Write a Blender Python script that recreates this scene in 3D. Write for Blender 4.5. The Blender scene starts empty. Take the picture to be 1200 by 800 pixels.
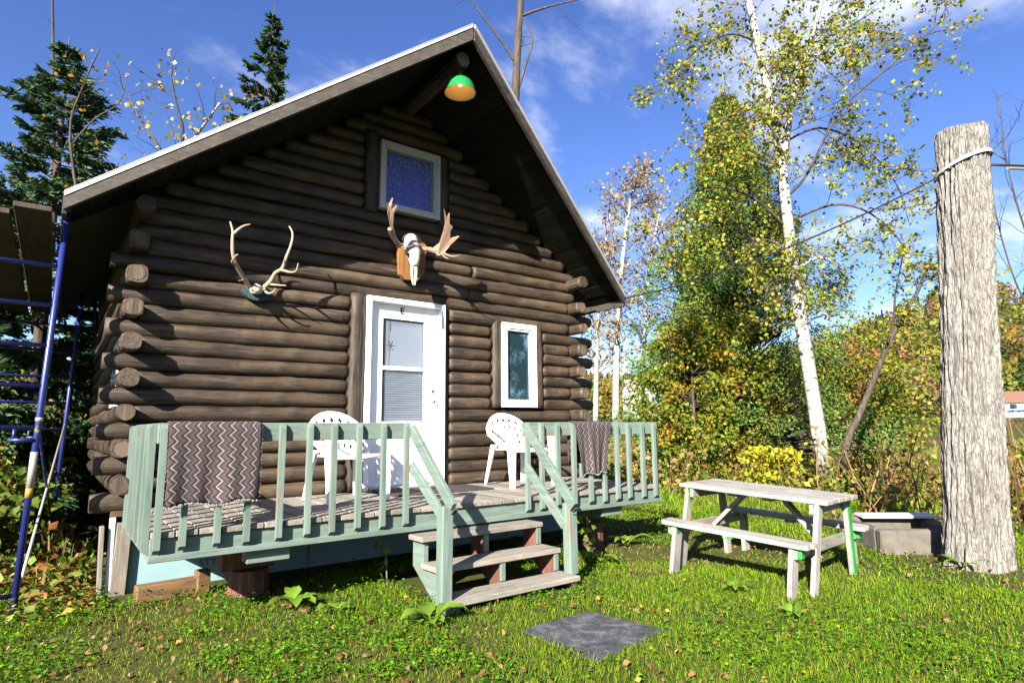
import bpy, bmesh, math, random
import numpy as np
from mathutils import Vector, Matrix, Euler
random.seed(7); RS = np.random.RandomState(11)
SC = bpy.context.scene
COL = SC.collection

# ------------------------------------------------------------------ camera
cam_d = bpy.data.cameras.new('camera'); cam = bpy.data.objects.new('camera', cam_d); COL.objects.link(cam)
cam_d.sensor_width = 36.0; cam_d.lens = 21.13; cam_d.clip_start = 0.05; cam_d.clip_end = 6000
_R = Vector((0.79875, -0.60159, -0.00937)); _U = Vector((-0.07858, -0.11976, 0.98969)); _F = Vector((0.59651, 0.78978, 0.14293))
CAM = Vector((-2.658, -6.182, 1.343))
cam.matrix_world = Matrix(((_R.x, _U.x, -_F.x, CAM.x), (_R.y, _U.y, -_F.y, CAM.y), (_R.z, _U.z, -_F.z, CAM.z), (0, 0, 0, 1)))
SC.camera = cam

# ------------------------------------------------------------------ sky and sun
SUN_TO = Vector((-1.53, -1.0, 0.96)).normalized()
W = bpy.data.worlds.new('World'); SC.world = W; W.use_nodes = True
nt = W.node_tree; nt.nodes.clear()
def wn(t): return nt.nodes.new(t)
sky = wn('ShaderNodeTexSky'); sky.sky_type = 'NISHITA'; sky.sun_disc = False
sky.sun_elevation = math.asin(SUN_TO.z); sky.sun_rotation = math.atan2(SUN_TO.x, SUN_TO.y)
sky.altitude = 300; sky.air_density = 1.0; sky.dust_density = 0.4; sky.ozone_density = 2.6
hsv = wn('ShaderNodeHueSaturation'); hsv.inputs['Hue'].default_value = 0.520; hsv.inputs['Saturation'].default_value = 1.2; hsv.inputs['Value'].default_value = 1.0
nt.links.new(sky.outputs[0], hsv.inputs['Color'])
tc = wn('ShaderNodeTexCoord'); sep = wn('ShaderNodeSeparateXYZ'); nt.links.new(tc.outputs['Generated'], sep.inputs[0])
def wmath(op, a, b=None, c=None):
    m = wn('ShaderNodeMath'); m.operation = op
    for i, v in enumerate((a, b, c)):
        if v is None: continue
        if isinstance(v, (int, float)): m.inputs[i].default_value = v
        else: nt.links.new(v, m.inputs[i])
    return m.outputs[0]
zz = wmath('ADD', wmath('MAXIMUM', sep.outputs[2], 0.0), 0.16)
cx = wmath('DIVIDE', sep.outputs[0], zz); cy = wmath('DIVIDE', sep.outputs[1], zz)
cmb = wn('ShaderNodeCombineXYZ'); nt.links.new(cx, cmb.inputs[0]); nt.links.new(cy, cmb.inputs[1])
mp = wn('ShaderNodeMapping'); nt.links.new(cmb.outputs[0], mp.inputs[0])
mp.inputs['Location'].default_value = (1.35, 0.4, 0); mp.inputs['Rotation'].default_value = (0, 0, 0.5); mp.inputs['Scale'].default_value = (0.9, 1.2, 1)
n1 = wn('ShaderNodeTexNoise'); n1.inputs['Scale'].default_value = 1.15; n1.inputs['Detail'].default_value = 9; n1.inputs['Roughness'].default_value = 0.58; n1.inputs['Distortion'].default_value = 0.25
nt.links.new(mp.outputs[0], n1.inputs['Vector'])
rp = wn('ShaderNodeMapRange'); rp.inputs['From Min'].default_value = 0.50; rp.inputs['From Max'].default_value = 0.70
rp.interpolation_type = 'SMOOTHSTEP'; nt.links.new(n1.outputs[0], rp.inputs[0])
cf = wmath('MULTIPLY', rp.outputs[0], 0.85)
mx = wn('ShaderNodeMixRGB'); nt.links.new(cf, mx.inputs[0]); nt.links.new(hsv.outputs[0], mx.inputs[1]); mx.inputs[2].default_value = (6.4, 6.6, 7.2, 1)
bg = wn('ShaderNodeBackground'); bg.inputs['Strength'].default_value = 0.05
nt.links.new(mx.outputs[0], bg.inputs[0])
wo = wn('ShaderNodeOutputWorld'); nt.links.new(bg.outputs[0], wo.inputs[0])
sun_d = bpy.data.lights.new('sun', 'SUN'); sun = bpy.data.objects.new('sun', sun_d); COL.objects.link(sun)
sun_d.energy = 5.0; sun_d.angle = math.radians(0.5); sun_d.color = (1.0, 0.93, 0.82)
sun.rotation_euler = SUN_TO.to_track_quat('Z', 'Y').to_euler(); sun.location = (-20, -15, 20)
SC.view_settings.view_transform = 'Standard'; SC.view_settings.look = 'None'; SC.view_settings.gamma = 1; SC.view_settings.exposure = 2.2
SC.view_settings.use_curve_mapping = False
SC.cycles.max_bounces = 6; SC.cycles.diffuse_bounces = 2; SC.cycles.transparent_max_bounces = 8; SC.cycles.use_denoising = True

# ------------------------------------------------------------------ helpers: noise
_perm = np.random.RandomState(3).rand(64, 64, 64).astype(np.float32)
def vnoise(x, y, z):
    x = np.asarray(x, float); y = np.asarray(y, float) + 0 * x; z = np.asarray(z, float) + 0 * x
    xi = np.floor(x).astype(int); yi = np.floor(y).astype(int); zi = np.floor(z).astype(int)
    fx = x - xi; fy = y - yi; fz = z - zi
    fx = fx * fx * (3 - 2 * fx); fy = fy * fy * (3 - 2 * fy); fz = fz * fz * (3 - 2 * fz)
    def g(a, b, c): return _perm[(xi + a) & 63, (yi + b) & 63, (zi + c) & 63]
    def l(a, b, t): return a + (b - a) * t
    return l(l(l(g(0,0,0), g(1,0,0), fx), l(g(0,1,0), g(1,1,0), fx), fy), l(l(g(0,0,1), g(1,0,1), fx), l(g(0,1,1), g(1,1,1), fx), fy), fz) * 2 - 1

# ------------------------------------------------------------------ helpers: materials
class NT:
    def __init__(s, name):
        s.m = bpy.data.materials.new(name); s.m.use_nodes = True; s.t = s.m.node_tree; s.t.nodes.clear()
        s.out = s.n('ShaderNodeOutputMaterial')
    def n(s, t, **kw):
        k = s.t.nodes.new(t)
        for a, v in kw.items(): setattr(k, a, v)
        return k
    def set(s, sock, v):
        if hasattr(v, 'is_linked') or isinstance(v, bpy.types.NodeSocket): s.t.links.new(v, sock)
        elif isinstance(v, (tuple, list)) and len(v) == 3 and sock.type == 'RGBA': sock.default_value = (*v, 1)
        else: sock.default_value = v
    def coord(s, kind='Object', scale=(1,1,1), loc=(0,0,0), rot=(0,0,0)):
        a = s.n('ShaderNodeTexCoord'); b = s.n('ShaderNodeMapping'); s.t.links.new(a.outputs[kind], b.inputs[0])
        b.inputs['Scale'].default_value = scale; b.inputs['Location'].default_value = loc; b.inputs['Rotation'].default_value = rot
        return b.outputs[0]
    def noise(s, vec, scale, detail=6, rough=0.6, dist=0.0, w=None):
        a = s.n('ShaderNodeTexNoise'); s.t.links.new(vec, a.inputs['Vector'])
        a.inputs['Scale'].default_value = scale; a.inputs['Detail'].default_value = detail; a.inputs['Roughness'].default_value = rough; a.inputs['Distortion'].default_value = dist
        return a.outputs[0]
    def ramp(s, fac, stops):
        r = s.n('ShaderNodeValToRGB'); s.t.links.new(fac, r.inputs[0]); e = r.color_ramp.elements
        while len(e) < len(stops): e.new(0.5)
        for i, (p, c) in enumerate(stops): e[i].position = p; e[i].color = (*c, 1) if len(c) == 3 else c
        return r.outputs[0]
    def mix(s, fac, a, b, mode='MIX'):
        m = s.n('ShaderNodeMixRGB', blend_type=mode); s.set(m.inputs[0], fac); s.set(m.inputs[1], a); s.set(m.inputs[2], b); return m.outputs[0]
    def math(s, op, a, b=0.0):
        m = s.n('ShaderNodeMath', operation=op); s.set(m.inputs[0], a); s.set(m.inputs[1], b); return m.outputs[0]
    def rng(s, v, a, b, c, d):
        m = s.n('ShaderNodeMapRange'); s.set(m.inputs[0], v)
        for i, q in enumerate((a, b, c, d)): m.inputs[i+1].default_value = q
        return m.outputs[0]
    def bump(s, h, strength=0.4, dist=0.01, normal=None):
        b = s.n('ShaderNodeBump'); b.inputs['Strength'].default_value = strength; b.inputs['Distance'].default_value = dist; s.t.links.new(h, b.inputs['Height'])
        if normal is not None: s.t.links.new(normal, b.inputs['Normal'])
        return b.outputs[0]
    def bsdf(s, color, rough=0.7, normal=None, spec=0.3, metal=0.0, **kw):
        b = s.n('ShaderNodeBsdfPrincipled'); s.set(b.inputs['Base Color'], color); s.set(b.inputs['Roughness'], rough)
        b.inputs['Specular IOR Level'].default_value = spec; b.inputs['Metallic'].default_value = metal
        if normal is not None: s.t.links.new(normal, b.inputs['Normal'])
        for k, v in kw.items(): s.set(b.inputs[k], v)
        s.t.links.new(b.outputs[0], s.out.inputs[0]); return b
    def objrand(s):
        return s.n('ShaderNodeObjectInfo').outputs['Random']

AXS = {'x': (0.07, 1, 1), 'y': (1, 0.07, 1), 'z': (1, 1, 0.07)}
def big0(t, v): return t.noise(v, 3.1, 3, .6)
def wood(name, dark, base, light, axis='x', scale=28, rough=0.75, bumpd=0.004, wear=None, wear_lo=0.56, wear_hi=0.68, var=0.25, crack=False, spec=.32):
    t = NT(name); v = t.coord('Object', AXS[axis]); v0 = t.coord('Object')
    add = t.n('ShaderNodeVectorMath', operation='ADD'); rnd = t.objrand()
    cmbn = t.n('ShaderNodeCombineXYZ'); rr = t.math('MULTIPLY', rnd, 37.0)
    for i in range(3): t.t.links.new(rr, cmbn.inputs[i])
    t.t.links.new(v, add.inputs[0]); t.t.links.new(cmbn.outputs[0], add.inputs[1]); vv = add.outputs[0]
    g = t.noise(vv, scale, 8, 0.65, 0.5); fine = t.noise(vv, scale * 3.5, 4, 0.7, 0.2)
    big = t.noise(v0, 2.3, 4, 0.6)
    c = t.ramp(g, [(0.34, dark), (0.5, base), (0.66, light)])
    c = t.mix(t.rng(fine, 0.35, 0.66, 0.75 if crack else 0.35, 0.0), c, dark)
    if crack:
        cv = t.n('ShaderNodeVectorMath', operation='MULTIPLY'); t.t.links.new(vv, cv.inputs[0]); cv.inputs[1].default_value = {'x': (.5, 1, 1), 'y': (1, .5, 1), 'z': (1, 1, .5)}[axis]
        ck = t.noise(cv.outputs[0], scale * .9, 3, .5, 1.2); ln = t.math('ABSOLUTE', t.math('SUBTRACT', ck, .5)); cf_ = t.math('MULTIPLY', t.rng(ln, 0.0, 0.016, 1, 0), t.rng(big0(t, v0), .48, .58, 0, 1)); c = t.mix(cf_, c, tuple(q * .35 for q in dark))
        fl = t.noise(vv, scale * 1.7, 5, .6, .3); c = t.mix(t.rng(fl, .60, .70, 0, .55), c, tuple(min(1, q * 1.35) for q in light))
    c = t.mix(t.rng(big, 0.3, 0.75, 0.0, 0.45), c, light)
    if crack: c = t.mix(t.rng(t.noise(v0, 5.5, 5, .65), .52, .66, 0, .5), c, (light[0] * .80, light[1] * .62, light[2] * .52)); c = t.mix(t.rng(t.noise(v0, 4.1, 4, .6), .58, .70, 0, .45), c, (light[0] * .85, light[1] * .98, light[2] * .75))
    h = t.math('ADD', g, t.math('MULTIPLY', fine, 0.6))
    if wear is not None:
        wv = t.noise(t.coord('Object', tuple(0.25 + 0.75 * q for q in AXS[axis])), 9, 8, 0.7, 0.4)
        wf = t.rng(wv, wear_lo, wear_hi, 0, 1); c = t.mix(wf, c, wear)
        h = t.math('SUBTRACT', h, t.math('MULTIPLY', wf, 0.4))
    br = t.rng(rnd, 0, 1, 1 - var, 1 + var)
    bc = t.n('ShaderNodeHueSaturation'); t.set(bc.inputs['Value'], br); t.set(bc.inputs['Color'], c)
    t.bsdf(bc.outputs[0], rough, t.bump(h, 0.7, bumpd), spec)
    return t.m

M = {}
LOGD, LOGB, LOGL = (0.0055, 0.0038, 0.0028), (0.031, 0.0212, 0.0141), (0.092, 0.068, 0.047)
M['log_x'] = wood('log_x', LOGD, LOGB, LOGL, 'x', 26, 0.5, 0.012, crack=True)
M['log_y'] = wood('log_y', LOGD, LOGB, LOGL, 'y', 26, 0.5, 0.012, crack=True)
M['log_z'] = wood('log_z', LOGD, LOGB, LOGL, 'z', 26, 0.5, 0.012, crack=True)
M['log_end'] = wood('log_end', (0.022, 0.015, 0.010), (0.070, 0.050, 0.034), (0.12, 0.09, 0.064), 'z', 22, 0.8, 0.006)
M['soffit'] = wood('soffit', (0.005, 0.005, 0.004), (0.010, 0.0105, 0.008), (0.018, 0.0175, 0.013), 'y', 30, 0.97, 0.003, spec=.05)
M['barge'] = wood('barge', (0.012, 0.009, 0.007), (0.036, 0.029, 0.023), (0.078, 0.066, 0.055), 'x', 24, 0.75, 0.006, crack=True)
TEAL = ((0.062, 0.094, 0.078), (0.100, 0.138, 0.117), (0.138, 0.180, 0.156))
for ax in 'xyz':
    M['teal_' + ax] = wood('teal_' + ax, *TEAL, ax, 30, 0.6, 0.002, wear=(0.13, 0.105, 0.082), wear_lo=0.575, wear_hi=0.64, var=0.10)
    M['grey_' + ax] = wood('grey_' + ax, (0.07, 0.06, 0.05), (0.15, 0.132, 0.112), (0.21, 0.19, 0.168), ax, 34, 0.85, 0.004, var=0.15, crack=True)
M['tread'] = wood('tread', (0.08, 0.072, 0.061), (0.175, 0.158, 0.136), (0.25, 0.232, 0.203), 'x', 34, 0.85, 0.004, wear=(0.11, 0.16, 0.13), wear_lo=0.60, wear_hi=0.70, var=0.12, crack=True)
M['deck'] = wood('deck', (0.07, 0.063, 0.054), (0.172, 0.158, 0.137), (0.25, 0.234, 0.206), 'y', 34, 0.85, 0.004, var=0.2, crack=True)
M['timber'] = wood('timber', (0.03, 0.016, 0.007), (0.085, 0.046, 0.02), (0.14, 0.08, 0.038), 'x', 24, 0.8, 0.004)
M['red'] = wood('red', (0.04, 0.016, 0.012), (0.10, 0.04, 0.028), (0.16, 0.075, 0.055), 'z', 26, 0.8, 0.005)
M['plank'] = wood('plank', (0.018, 0.012, 0.007), (0.05, 0.035, 0.021), (0.09, 0.066, 0.042), 'y', 28, 0.8, 0.004)
M['shingle'] = wood('shingle', (0.03, 0.03, 0.03), (0.06, 0.06, 0.058), (0.1, 0.1, 0.095), 'y', 90, 0.95, 0.004)

def plain(name, color, rough=0.5, spec=0.4, metal=0.0, nscale=14, namt=0.12, bumps=0.0, **kw):
    t = NT(name); v = t.coord('Object'); n = t.noise(v, nscale, 6, 0.65)
    c = t.mix(t.rng(n, 0.3, 0.75, 0.0, namt * 2), color, tuple(q * 0.55 for q in color))
    t.bsdf(c, t.rng(n, 0.3, 0.7, max(0.05, rough - 0.1), min(1, rough + 0.12)), t.bump(n, bumps, 0.004) if bumps else None, spec, metal, **kw); return t.m
M['white_paint'] = plain('white_paint', (0.80, 0.81, 0.83), 0.38, 0.4, 0, 6, 0.04)
M['white_old'] = plain('white_old', (0.42, 0.42, 0.43), 0.5, 0.4, 0, 26, 0.22)
M['metal_edge'] = plain('metal_edge', (0.45, 0.45, 0.46), 0.35, 0.5, 0.2, 9, 0.15)
M['plastic'] = plain('plastic', (0.80, 0.80, 0.80), 0.35, 0.5, 0, 8, 0.05)
M['blind'] = plain('blind', (0.70, 0.73, 0.74), 0.45, 0.4, 0, 5, 0.03)
M['bone'] = plain('bone', (0.42, 0.39, 0.35), 0.6, 0.3, 0, 30, 0.3, 0.5)
M['antler'] = plain('antler', (0.20, 0.135, 0.095), 0.55, 0.35, 0, 22, 0.35, 0.5)
M['antler_pale'] = plain('antler_pale', (0.27, 0.21, 0.155), 0.5, 0.35, 0, 22, 0.3, 0.5)
M['fur'] = plain('fur', (0.035, 0.022, 0.018), 0.95, 0.1, 0, 60, 0.4, 1.0)
M['plaque'] = wood('plaque', (0.09, 0.04, 0.012), (0.20, 0.095, 0.03), (0.28, 0.15, 0.055), 'z', 22, 0.5, 0.002)
M['teal_cloth'] = plain('teal_cloth', (0.035, 0.062, 0.068), 0.8, 0.2, 0, 40, 0.5, 0.6)
M['enamel'] = plain('enamel', (0.008, 0.17, 0.04), 0.25, 0.6, 0, 9, 0.12)
M['enamel_in'] = plain('enamel_in', (0.55, 0.40, 0.21), 0.5, 0.3, 0, 9, 0.12)
M['black'] = plain('black', (0.012, 0.012, 0.013), 0.6, 0.3, 0, 10, 0.2)
M['chrome'] = plain('chrome', (0.6, 0.6, 0.6), 0.25, 0.5, 1.0, 10, 0.1)
M['dark_room'] = plain('dark_room', (0.03, 0.03, 0.035), 0.9, 0.1)  # dark colour stands in for an unlit interior
M['foam'] = plain('foam', (0.19, 0.30, 0.315), 0.7, 0.2, 0, 5, 0.22)
M['ink'] = plain('ink', (0.03, 0.07, 0.10), 0.7, 0.2)
M['concrete'] = plain('concrete', (0.105, 0.095, 0.08), 0.9, 0.2, 0, 10, 0.48, 1.0)
def slate():
    t = NT('slate'); v = t.coord('Object'); n = t.noise(v, 7, 7, .72, .4); f = t.noise(v, 45, 5, .7); c = t.ramp(n, [(.36, (.022, .024, .028)), (.5, (.050, .053, .060)), (.62, (.115, .12, .132))]); c = t.mix(t.rng(f, .35, .65, .4, 0), c, (.02, .021, .025))
    t.bsdf(c, .8, t.bump(t.math('ADD', n, f), .6, .01), .3); return t.m
M['slate'] = slate()
M['strap'] = plain('strap', (0.26, 0.26, 0.255), 0.6, 0.3, 0, 40, 0.2)
M['doormat'] = plain('doormat', (0.05, 0.042, 0.046), 0.95, 0.1, 0, 60, 0.4, 0.8)
M['curtain'] = None
def scaf_mat():
    t = NT('blue_steel'); n = t.noise(t.coord('Object'), 7, 7, 0.7, 0.5); n2 = t.noise(t.coord('Object'), 40, 4, 0.7)
    c = t.mix(t.rng(n, 0.3, 0.7, 0, 0.7), (0.006, 0.012, 0.12), (0.014, 0.02, 0.085))
    c = t.mix(t.rng(n, 0.62, 0.66, 0, 1), c, (0.16, 0.13, 0.02)); c = t.mix(t.rng(n2, 0.66, 0.72, 0, 0.8), c, (0.12, 0.055, 0.03))
    t.bsdf(c, 0.4, t.bump(n2, 0.3, 0.002), 0.5); return t.m
M['blue_steel'] = scaf_mat()
M['steel_band'] = plain('steel_band', (0.32, 0.31, 0.29), 0.4, 0.5, 0.3, 14, 0.25)
M['yellow_band'] = plain('yellow_band', (0.28, 0.16, 0.015), 0.6, 0.4, 0, 14, 0.25)
def glass(name, tint, rough=0.03, refl=1.0):
    t = NT(name); n = t.noise(t.coord('Object'), 1.6, 3, 0.5)
    b = t.bsdf(tint, rough, t.bump(n, 0.10, 0.02), refl); b.inputs['Transmission Weight'].default_value = 0.96; b.inputs['IOR'].default_value = 1.12; b.inputs['Thin Film Thickness'].default_value = 0
    return t.m
M['glass'] = glass('glass', (0.80, 0.86, 0.95), .03, .25)
def lace():
    t = NT('lace'); v = t.coord('Object'); vo = t.n('ShaderNodeTexVoronoi', feature='DISTANCE_TO_EDGE'); t.t.links.new(v, vo.inputs[0]); vo.inputs['Scale'].default_value = 22
    n = t.noise(v, 3, 4, 0.6); c = t.mix(t.rng(vo.outputs[0], 0.0, 0.12, 1, 0), (0.05, 0.065, 0.50), (0.34, 0.37, 0.80)); c = t.mix(t.rng(n, 0.35, 0.65, 0, 0.6), c, (0.10, 0.12, 0.66))  # blue skylight on the window is put into the lace colours
    t.bsdf(c, 0.9, None, 0.1); return t.m
M['curtain'] = lace()
def streakyglass():   # opaque dark window glass with uneven bluish streaks
    t = NT('streaky_glass'); n = t.noise(t.coord('Object', (1, 1, 1)), 22, 7, 0.75, 1.0); b_ = t.noise(t.coord('Object'), 3, 3, 0.5)
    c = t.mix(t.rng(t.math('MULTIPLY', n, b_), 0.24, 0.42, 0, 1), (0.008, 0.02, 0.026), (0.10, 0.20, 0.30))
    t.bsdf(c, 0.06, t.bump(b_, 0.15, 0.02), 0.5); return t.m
M['streaky_glass'] = streakyglass()
def rugmat():
    t = NT('chevron_rug'); a = t.n('ShaderNodeTexCoord'); s = t.n('ShaderNodeSeparateXYZ'); t.t.links.new(a.outputs['UV'], s.inputs[0])
    zig = t.math('PINGPONG', t.math('MULTIPLY', s.outputs[1], 15.0), 0.5)       # v in metres
    n = t.noise(t.coord('UV', (1, 1, 1)), 60, 3, 0.6)
    ph = t.math('FRACT', t.math('ADD', t.math('MULTIPLY', s.outputs[0], 14.2), t.math('ADD', t.math('MULTIPLY', zig, 0.95), t.math('MULTIPLY', t.noise(t.coord('UV'), 5, 3, .6), 0.55))))
    ph2 = t.math('FRACT', t.math('MULTIPLY', ph, 3.0))
    c = t.ramp(ph, [(0.0, (0.17, 0.155, 0.148)), (0.14, (0.17, 0.155, 0.148)), (0.19, (0.040, 0.031, 0.033)), (0.45, (0.040, 0.031, 0.033)), (0.50, (0.066, 0.053, 0.054)), (0.70, (0.066, 0.053, 0.054)), (0.75, (0.028, 0.021, 0.023))])
    c = t.mix(t.rng(n, 0.35, 0.7, 0.0, 0.35), c, (0.05, 0.036, 0.04))
    t.bsdf(c, 0.95, t.bump(n, 0.8, 0.003), 0.05); return t.m
M['rug'] = rugmat()
def leafmat(name, trans=0.4, rough=0.55, spec=.25):
    t = NT(name); at = t.n('ShaderNodeAttribute', attribute_name='col'); n = t.noise(t.coord('Object'), 60, 3, 0.6)
    c = t.mix(t.rng(n, 0.3, 0.7, 0, 0.3), at.outputs['Color'], (0.02, 0.03, 0.004))
    b = t.n('ShaderNodeBsdfPrincipled'); t.set(b.inputs['Base Color'], c); b.inputs['Roughness'].default_value = rough; b.inputs['Specular IOR Level'].default_value = spec
    tr = t.n('ShaderNodeBsdfTranslucent'); t.set(tr.inputs[0], c); m = t.n('ShaderNodeMixShader'); m.inputs[0].default_value = trans
    t.t.links.new(b.outputs[0], m.inputs[1]); t.t.links.new(tr.outputs[0], m.inputs[2]); t.t.links.new(m.outputs[0], t.out.inputs[0]); return t.m
M['leaf'] = leafmat('leaf'); M['needle'] = leafmat('needle', 0.18, 0.6); M['grass'] = leafmat('grass', 0.35, 0.6, .08); M['dry_leaf'] = leafmat('dry_leaf', 0.2, 0.7)
def bark(name, dark, base, light, scale=10, ax='z', bd=0.02, crackle=False):
    t = NT(name); v = t.coord('Object', (1, 1, 0.12)); n = t.noise(v, scale, 9, 0.7, 0.8); f = t.noise(t.coord('Object', (1, 1, 0.5)), scale * 5, 5, 0.7)
    c = t.ramp(n, [(0.32, dark), (0.5, base), (0.72, light)]); c = t.mix(t.rng(f, 0.4, 0.7, 0.45, 0), c, dark)
    if crackle:
        v2 = t.coord('Object', (1, 1, .16)); dn = t.noise(v2, 9, 4, .6); mxv = t.n('ShaderNodeVectorMath', operation='ADD'); t.t.links.new(v2, mxv.inputs[0]); cb3 = t.n('ShaderNodeCombineXYZ'); t.t.links.new(t.math('MULTIPLY', dn, .12), cb3.inputs[0]); t.t.links.new(t.math('MULTIPLY', dn, -.12), cb3.inputs[1]); t.t.links.new(cb3.outputs[0], mxv.inputs[1])
        vo = t.n('ShaderNodeTexVoronoi', feature='DISTANCE_TO_EDGE'); t.t.links.new(mxv.outputs[0], vo.inputs[0]); vo.inputs['Scale'].default_value = 42; ce = t.rng(vo.outputs[0], .0, .10, .55, 0); c = t.mix(t.math('MULTIPLY', ce, t.rng(f, .3, .6, .35, 1)), c, tuple(q * .45 for q in dark)); n = t.math('SUBTRACT', n, t.math('MULTIPLY', ce, .7))
    t.bsdf(c, 0.92, t.bump(t.math('ADD', n, t.math('MULTIPLY', f, 0.4)), 0.9, bd), 0.15); return t.m
M['bark'] = bark('bark', (0.022, 0.018, 0.014), (0.07, 0.056, 0.044), (0.13, 0.108, 0.086), 14, 'z', 0.01)
M['stump_bark'] = bark('stump_bark', (0.075, 0.068, 0.06), (0.25, 0.235, 0.215), (0.35, 0.335, 0.31), 30, 'z', 0.02, True)
def birchbark():
    t = NT('birch_bark'); n = t.noise(t.coord('Object', (1, 1, 4.0)), 5, 5, 0.65, 0.6); f = t.noise(t.coord('Object', (1, 1, 6)), 14, 4, 0.6)
    c = t.mix(t.rng(n, 0.55, 0.61, 0, 1), (0.31, 0.295, 0.27), (0.03, 0.026, 0.022)); c = t.mix(t.rng(f, 0.35, 0.7, 0, 0.35), c, (0.22, 0.19, 0.16))
    t.bsdf(c, 0.6, t.bump(f, 0.4, 0.01), 0.3); return t.m
M['birch_bark'] = birchbark()
def groundmat():
    t = NT('soil'); v = t.coord('Object'); n = t.noise(v, 1.1, 8, 0.7); f = t.noise(v, 24, 6, 0.75)
    c = t.ramp(n, [(0.3, (0.03, 0.042, 0.008)), (0.5, (0.055, 0.068, 0.012)), (0.62, (0.075, 0.072, 0.02)), (0.75, (0.075, 0.054, 0.03))])
    c = t.mix(t.rng(f, 0.35, 0.68, 0.55, 0), c, (0.035, 0.03, 0.014))
    t.bsdf(c, 0.95, t.bump(f, 0.8, 0.03), 0.1); return t.m
M['soil'] = groundmat()

# ------------------------------------------------------------------ helpers: meshes
class MB:
    def __init__(s): s.v = []; s.f = []; s.uv = None
    def add(s, vs, fs):
        o = len(s.v); s.v.extend([tuple(float(c) for c in q) for q in vs]); s.f.extend([tuple(i + o for i in f) for f in fs]); return s
    def box(s, c, size, rot=None, ch=0.004, jit=0.0):
        """chamfered box: centre, full size, optional 3x3 rotation"""
        hx, hy, hz = (q / 2 for q in size); b = min(ch, hx * .45, hy * .45, hz * .45); vs = []; ix = {}
        for sx in (-1, 1):
            for sy in (-1, 1):
                for sz in (-1, 1):
                    for k in range(3):
                        p = [sx * (hx - b), sy * (hy - b), sz * (hz - b)]
                        p[k] = (sx * hx, sy * hy, sz * hz)[k]
                        ix[(sx, sy, sz, k)] = len(vs); vs.append(p)
        fs = []
        for k in range(3):
            a, d = [(1, 2), (2, 0), (0, 1)][k]
            for sg in (-1, 1):
                q = []
                for (sa, sd) in ((-1, -1), (1, -1), (1, 1), (-1, 1)):
                    sgn = [0, 0, 0]; sgn[k] = sg; sgn[a] = sa; sgn[d] = sd; q.append(ix[(*sgn, k)])
                fs.append(q if sg > 0 else q[::-1])
        for k in range(3):                                     # edges along axis k
            a, d = [(1, 2), (2, 0), (0, 1)][k]
            for sa in (-1, 1):
                for sd in (-1, 1):
                    def g(e, kk):
                        sgn = [0, 0, 0]; sgn[k] = e; sgn[a] = sa; sgn[d] = sd; return ix[(*sgn, kk)]
                    q = [g(-1, a), g(1, a), g(1, d), g(-1, d)]
                    fs.append(q if sa * sd < 0 else q[::-1])
        for sx in (-1, 1):
            for sy in (-1, 1):
                for sz in (-1, 1):
                    q = [ix[(sx, sy, sz, k)] for k in range(3)]; fs.append(q if sx * sy * sz > 0 else q[::-1])
        if jit: vs = [[q + random.uniform(-jit, jit) for q in p] for p in vs]
        if rot is not None: vs = [rot @ Vector(p) for p in vs]
        return s.add([(p[0] + c[0], p[1] + c[1], p[2] + c[2]) for p in vs], fs)
    def beam(s, p0, p1, w, h, up=(0, 0, 1), ch=0.004, ext=0.0):
        p0 = Vector(p0); p1 = Vector(p1); d = p1 - p0; L = d.length; x = d.normalized(); y = Vector(up).cross(x).normalized(); z = x.cross(y)
        rot = Matrix((x, y, z)).transposed()
        return s.box((p0 + p1) / 2, (L + 2 * ext, w, h), rot, ch)
    def tube(s, pts, rad, n=8, cap=True, rough=0.0, seed=0):
        pts = [Vector(p) for p in pts]; k = len(pts)
        if not hasattr(rad, '__len__'): rad = [rad] * k
        vs = []; fs = []; prev = None
        for i, p in enumerate(pts):
            d = (pts[min(i + 1, k - 1)] - pts[max(i - 1, 0)]).normalized()
            if prev is None: a = Vector((0, 0, 1)) if abs(d.z) < .9 else Vector((1, 0, 0)); u = d.cross(a).normalized()
            else: u = (prev - d * prev.dot(d)).normalized()
            prev = u; w = d.cross(u)
            for j in range(n):
                an = 2 * math.pi * j / n; r = rad[i] * (1 + (random.uniform(-rough, rough) if rough else 0)); vs.append(p + (u * math.cos(an) + w * math.sin(an)) * r)
        for i in range(k - 1):
            for j in range(n): fs.append((i * n + j, i * n + (j + 1) % n, (i + 1) * n + (j + 1) % n, (i + 1) * n + j))
        if cap: fs.append(tuple(range(n))[::-1]); fs.append(tuple((k - 1) * n + j for j in range(n)))
        return s.add(vs, fs)
    def prism(s, poly, ext):
        e = Vector(ext); n = len(poly); vs = [Vector(p) for p in poly] + [Vector(p) + e for p in poly]
        fs = [tuple(range(n))[::-1], tuple(range(n, 2 * n))] + [(i, (i + 1) % n, n + (i + 1) % n, n + i) for i in range(n)]
        return s.add(vs, fs)
    def lathe(s, prof, c, n=24):
        k = len(prof); vs = []; fs = []
        for (r, z) in prof:
            for j in range(n): a = 2 * math.pi * j / n; vs.append((c[0] + r * math.cos(a), c[1] + r * math.sin(a), c[2] + z))
        for i in range(k - 1):
            for j in range(n): fs.append((i * n + j, i * n + (j + 1) % n, (i + 1) * n + (j + 1) % n, (i + 1) * n + j))
        return s.add(vs, fs)
    def mesh(s, name, fix=False):
        me = bpy.data.meshes.new(name); me.from_pydata(s.v, [], s.f)
        if fix:
            bm = bmesh.new(); bm.from_mesh(me); bmesh.ops.recalc_face_normals(bm, faces=bm.faces); bm.to_mesh(me); bm.free()
        return me
    def build(s, name, mat, parent=None, smooth=False, fix=False, local=False):
        me = s.mesh(name, fix)
        if smooth: me.polygons.foreach_set('use_smooth', [True] * len(me.polygons))
        return link(name, me, mat, parent, local)
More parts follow.
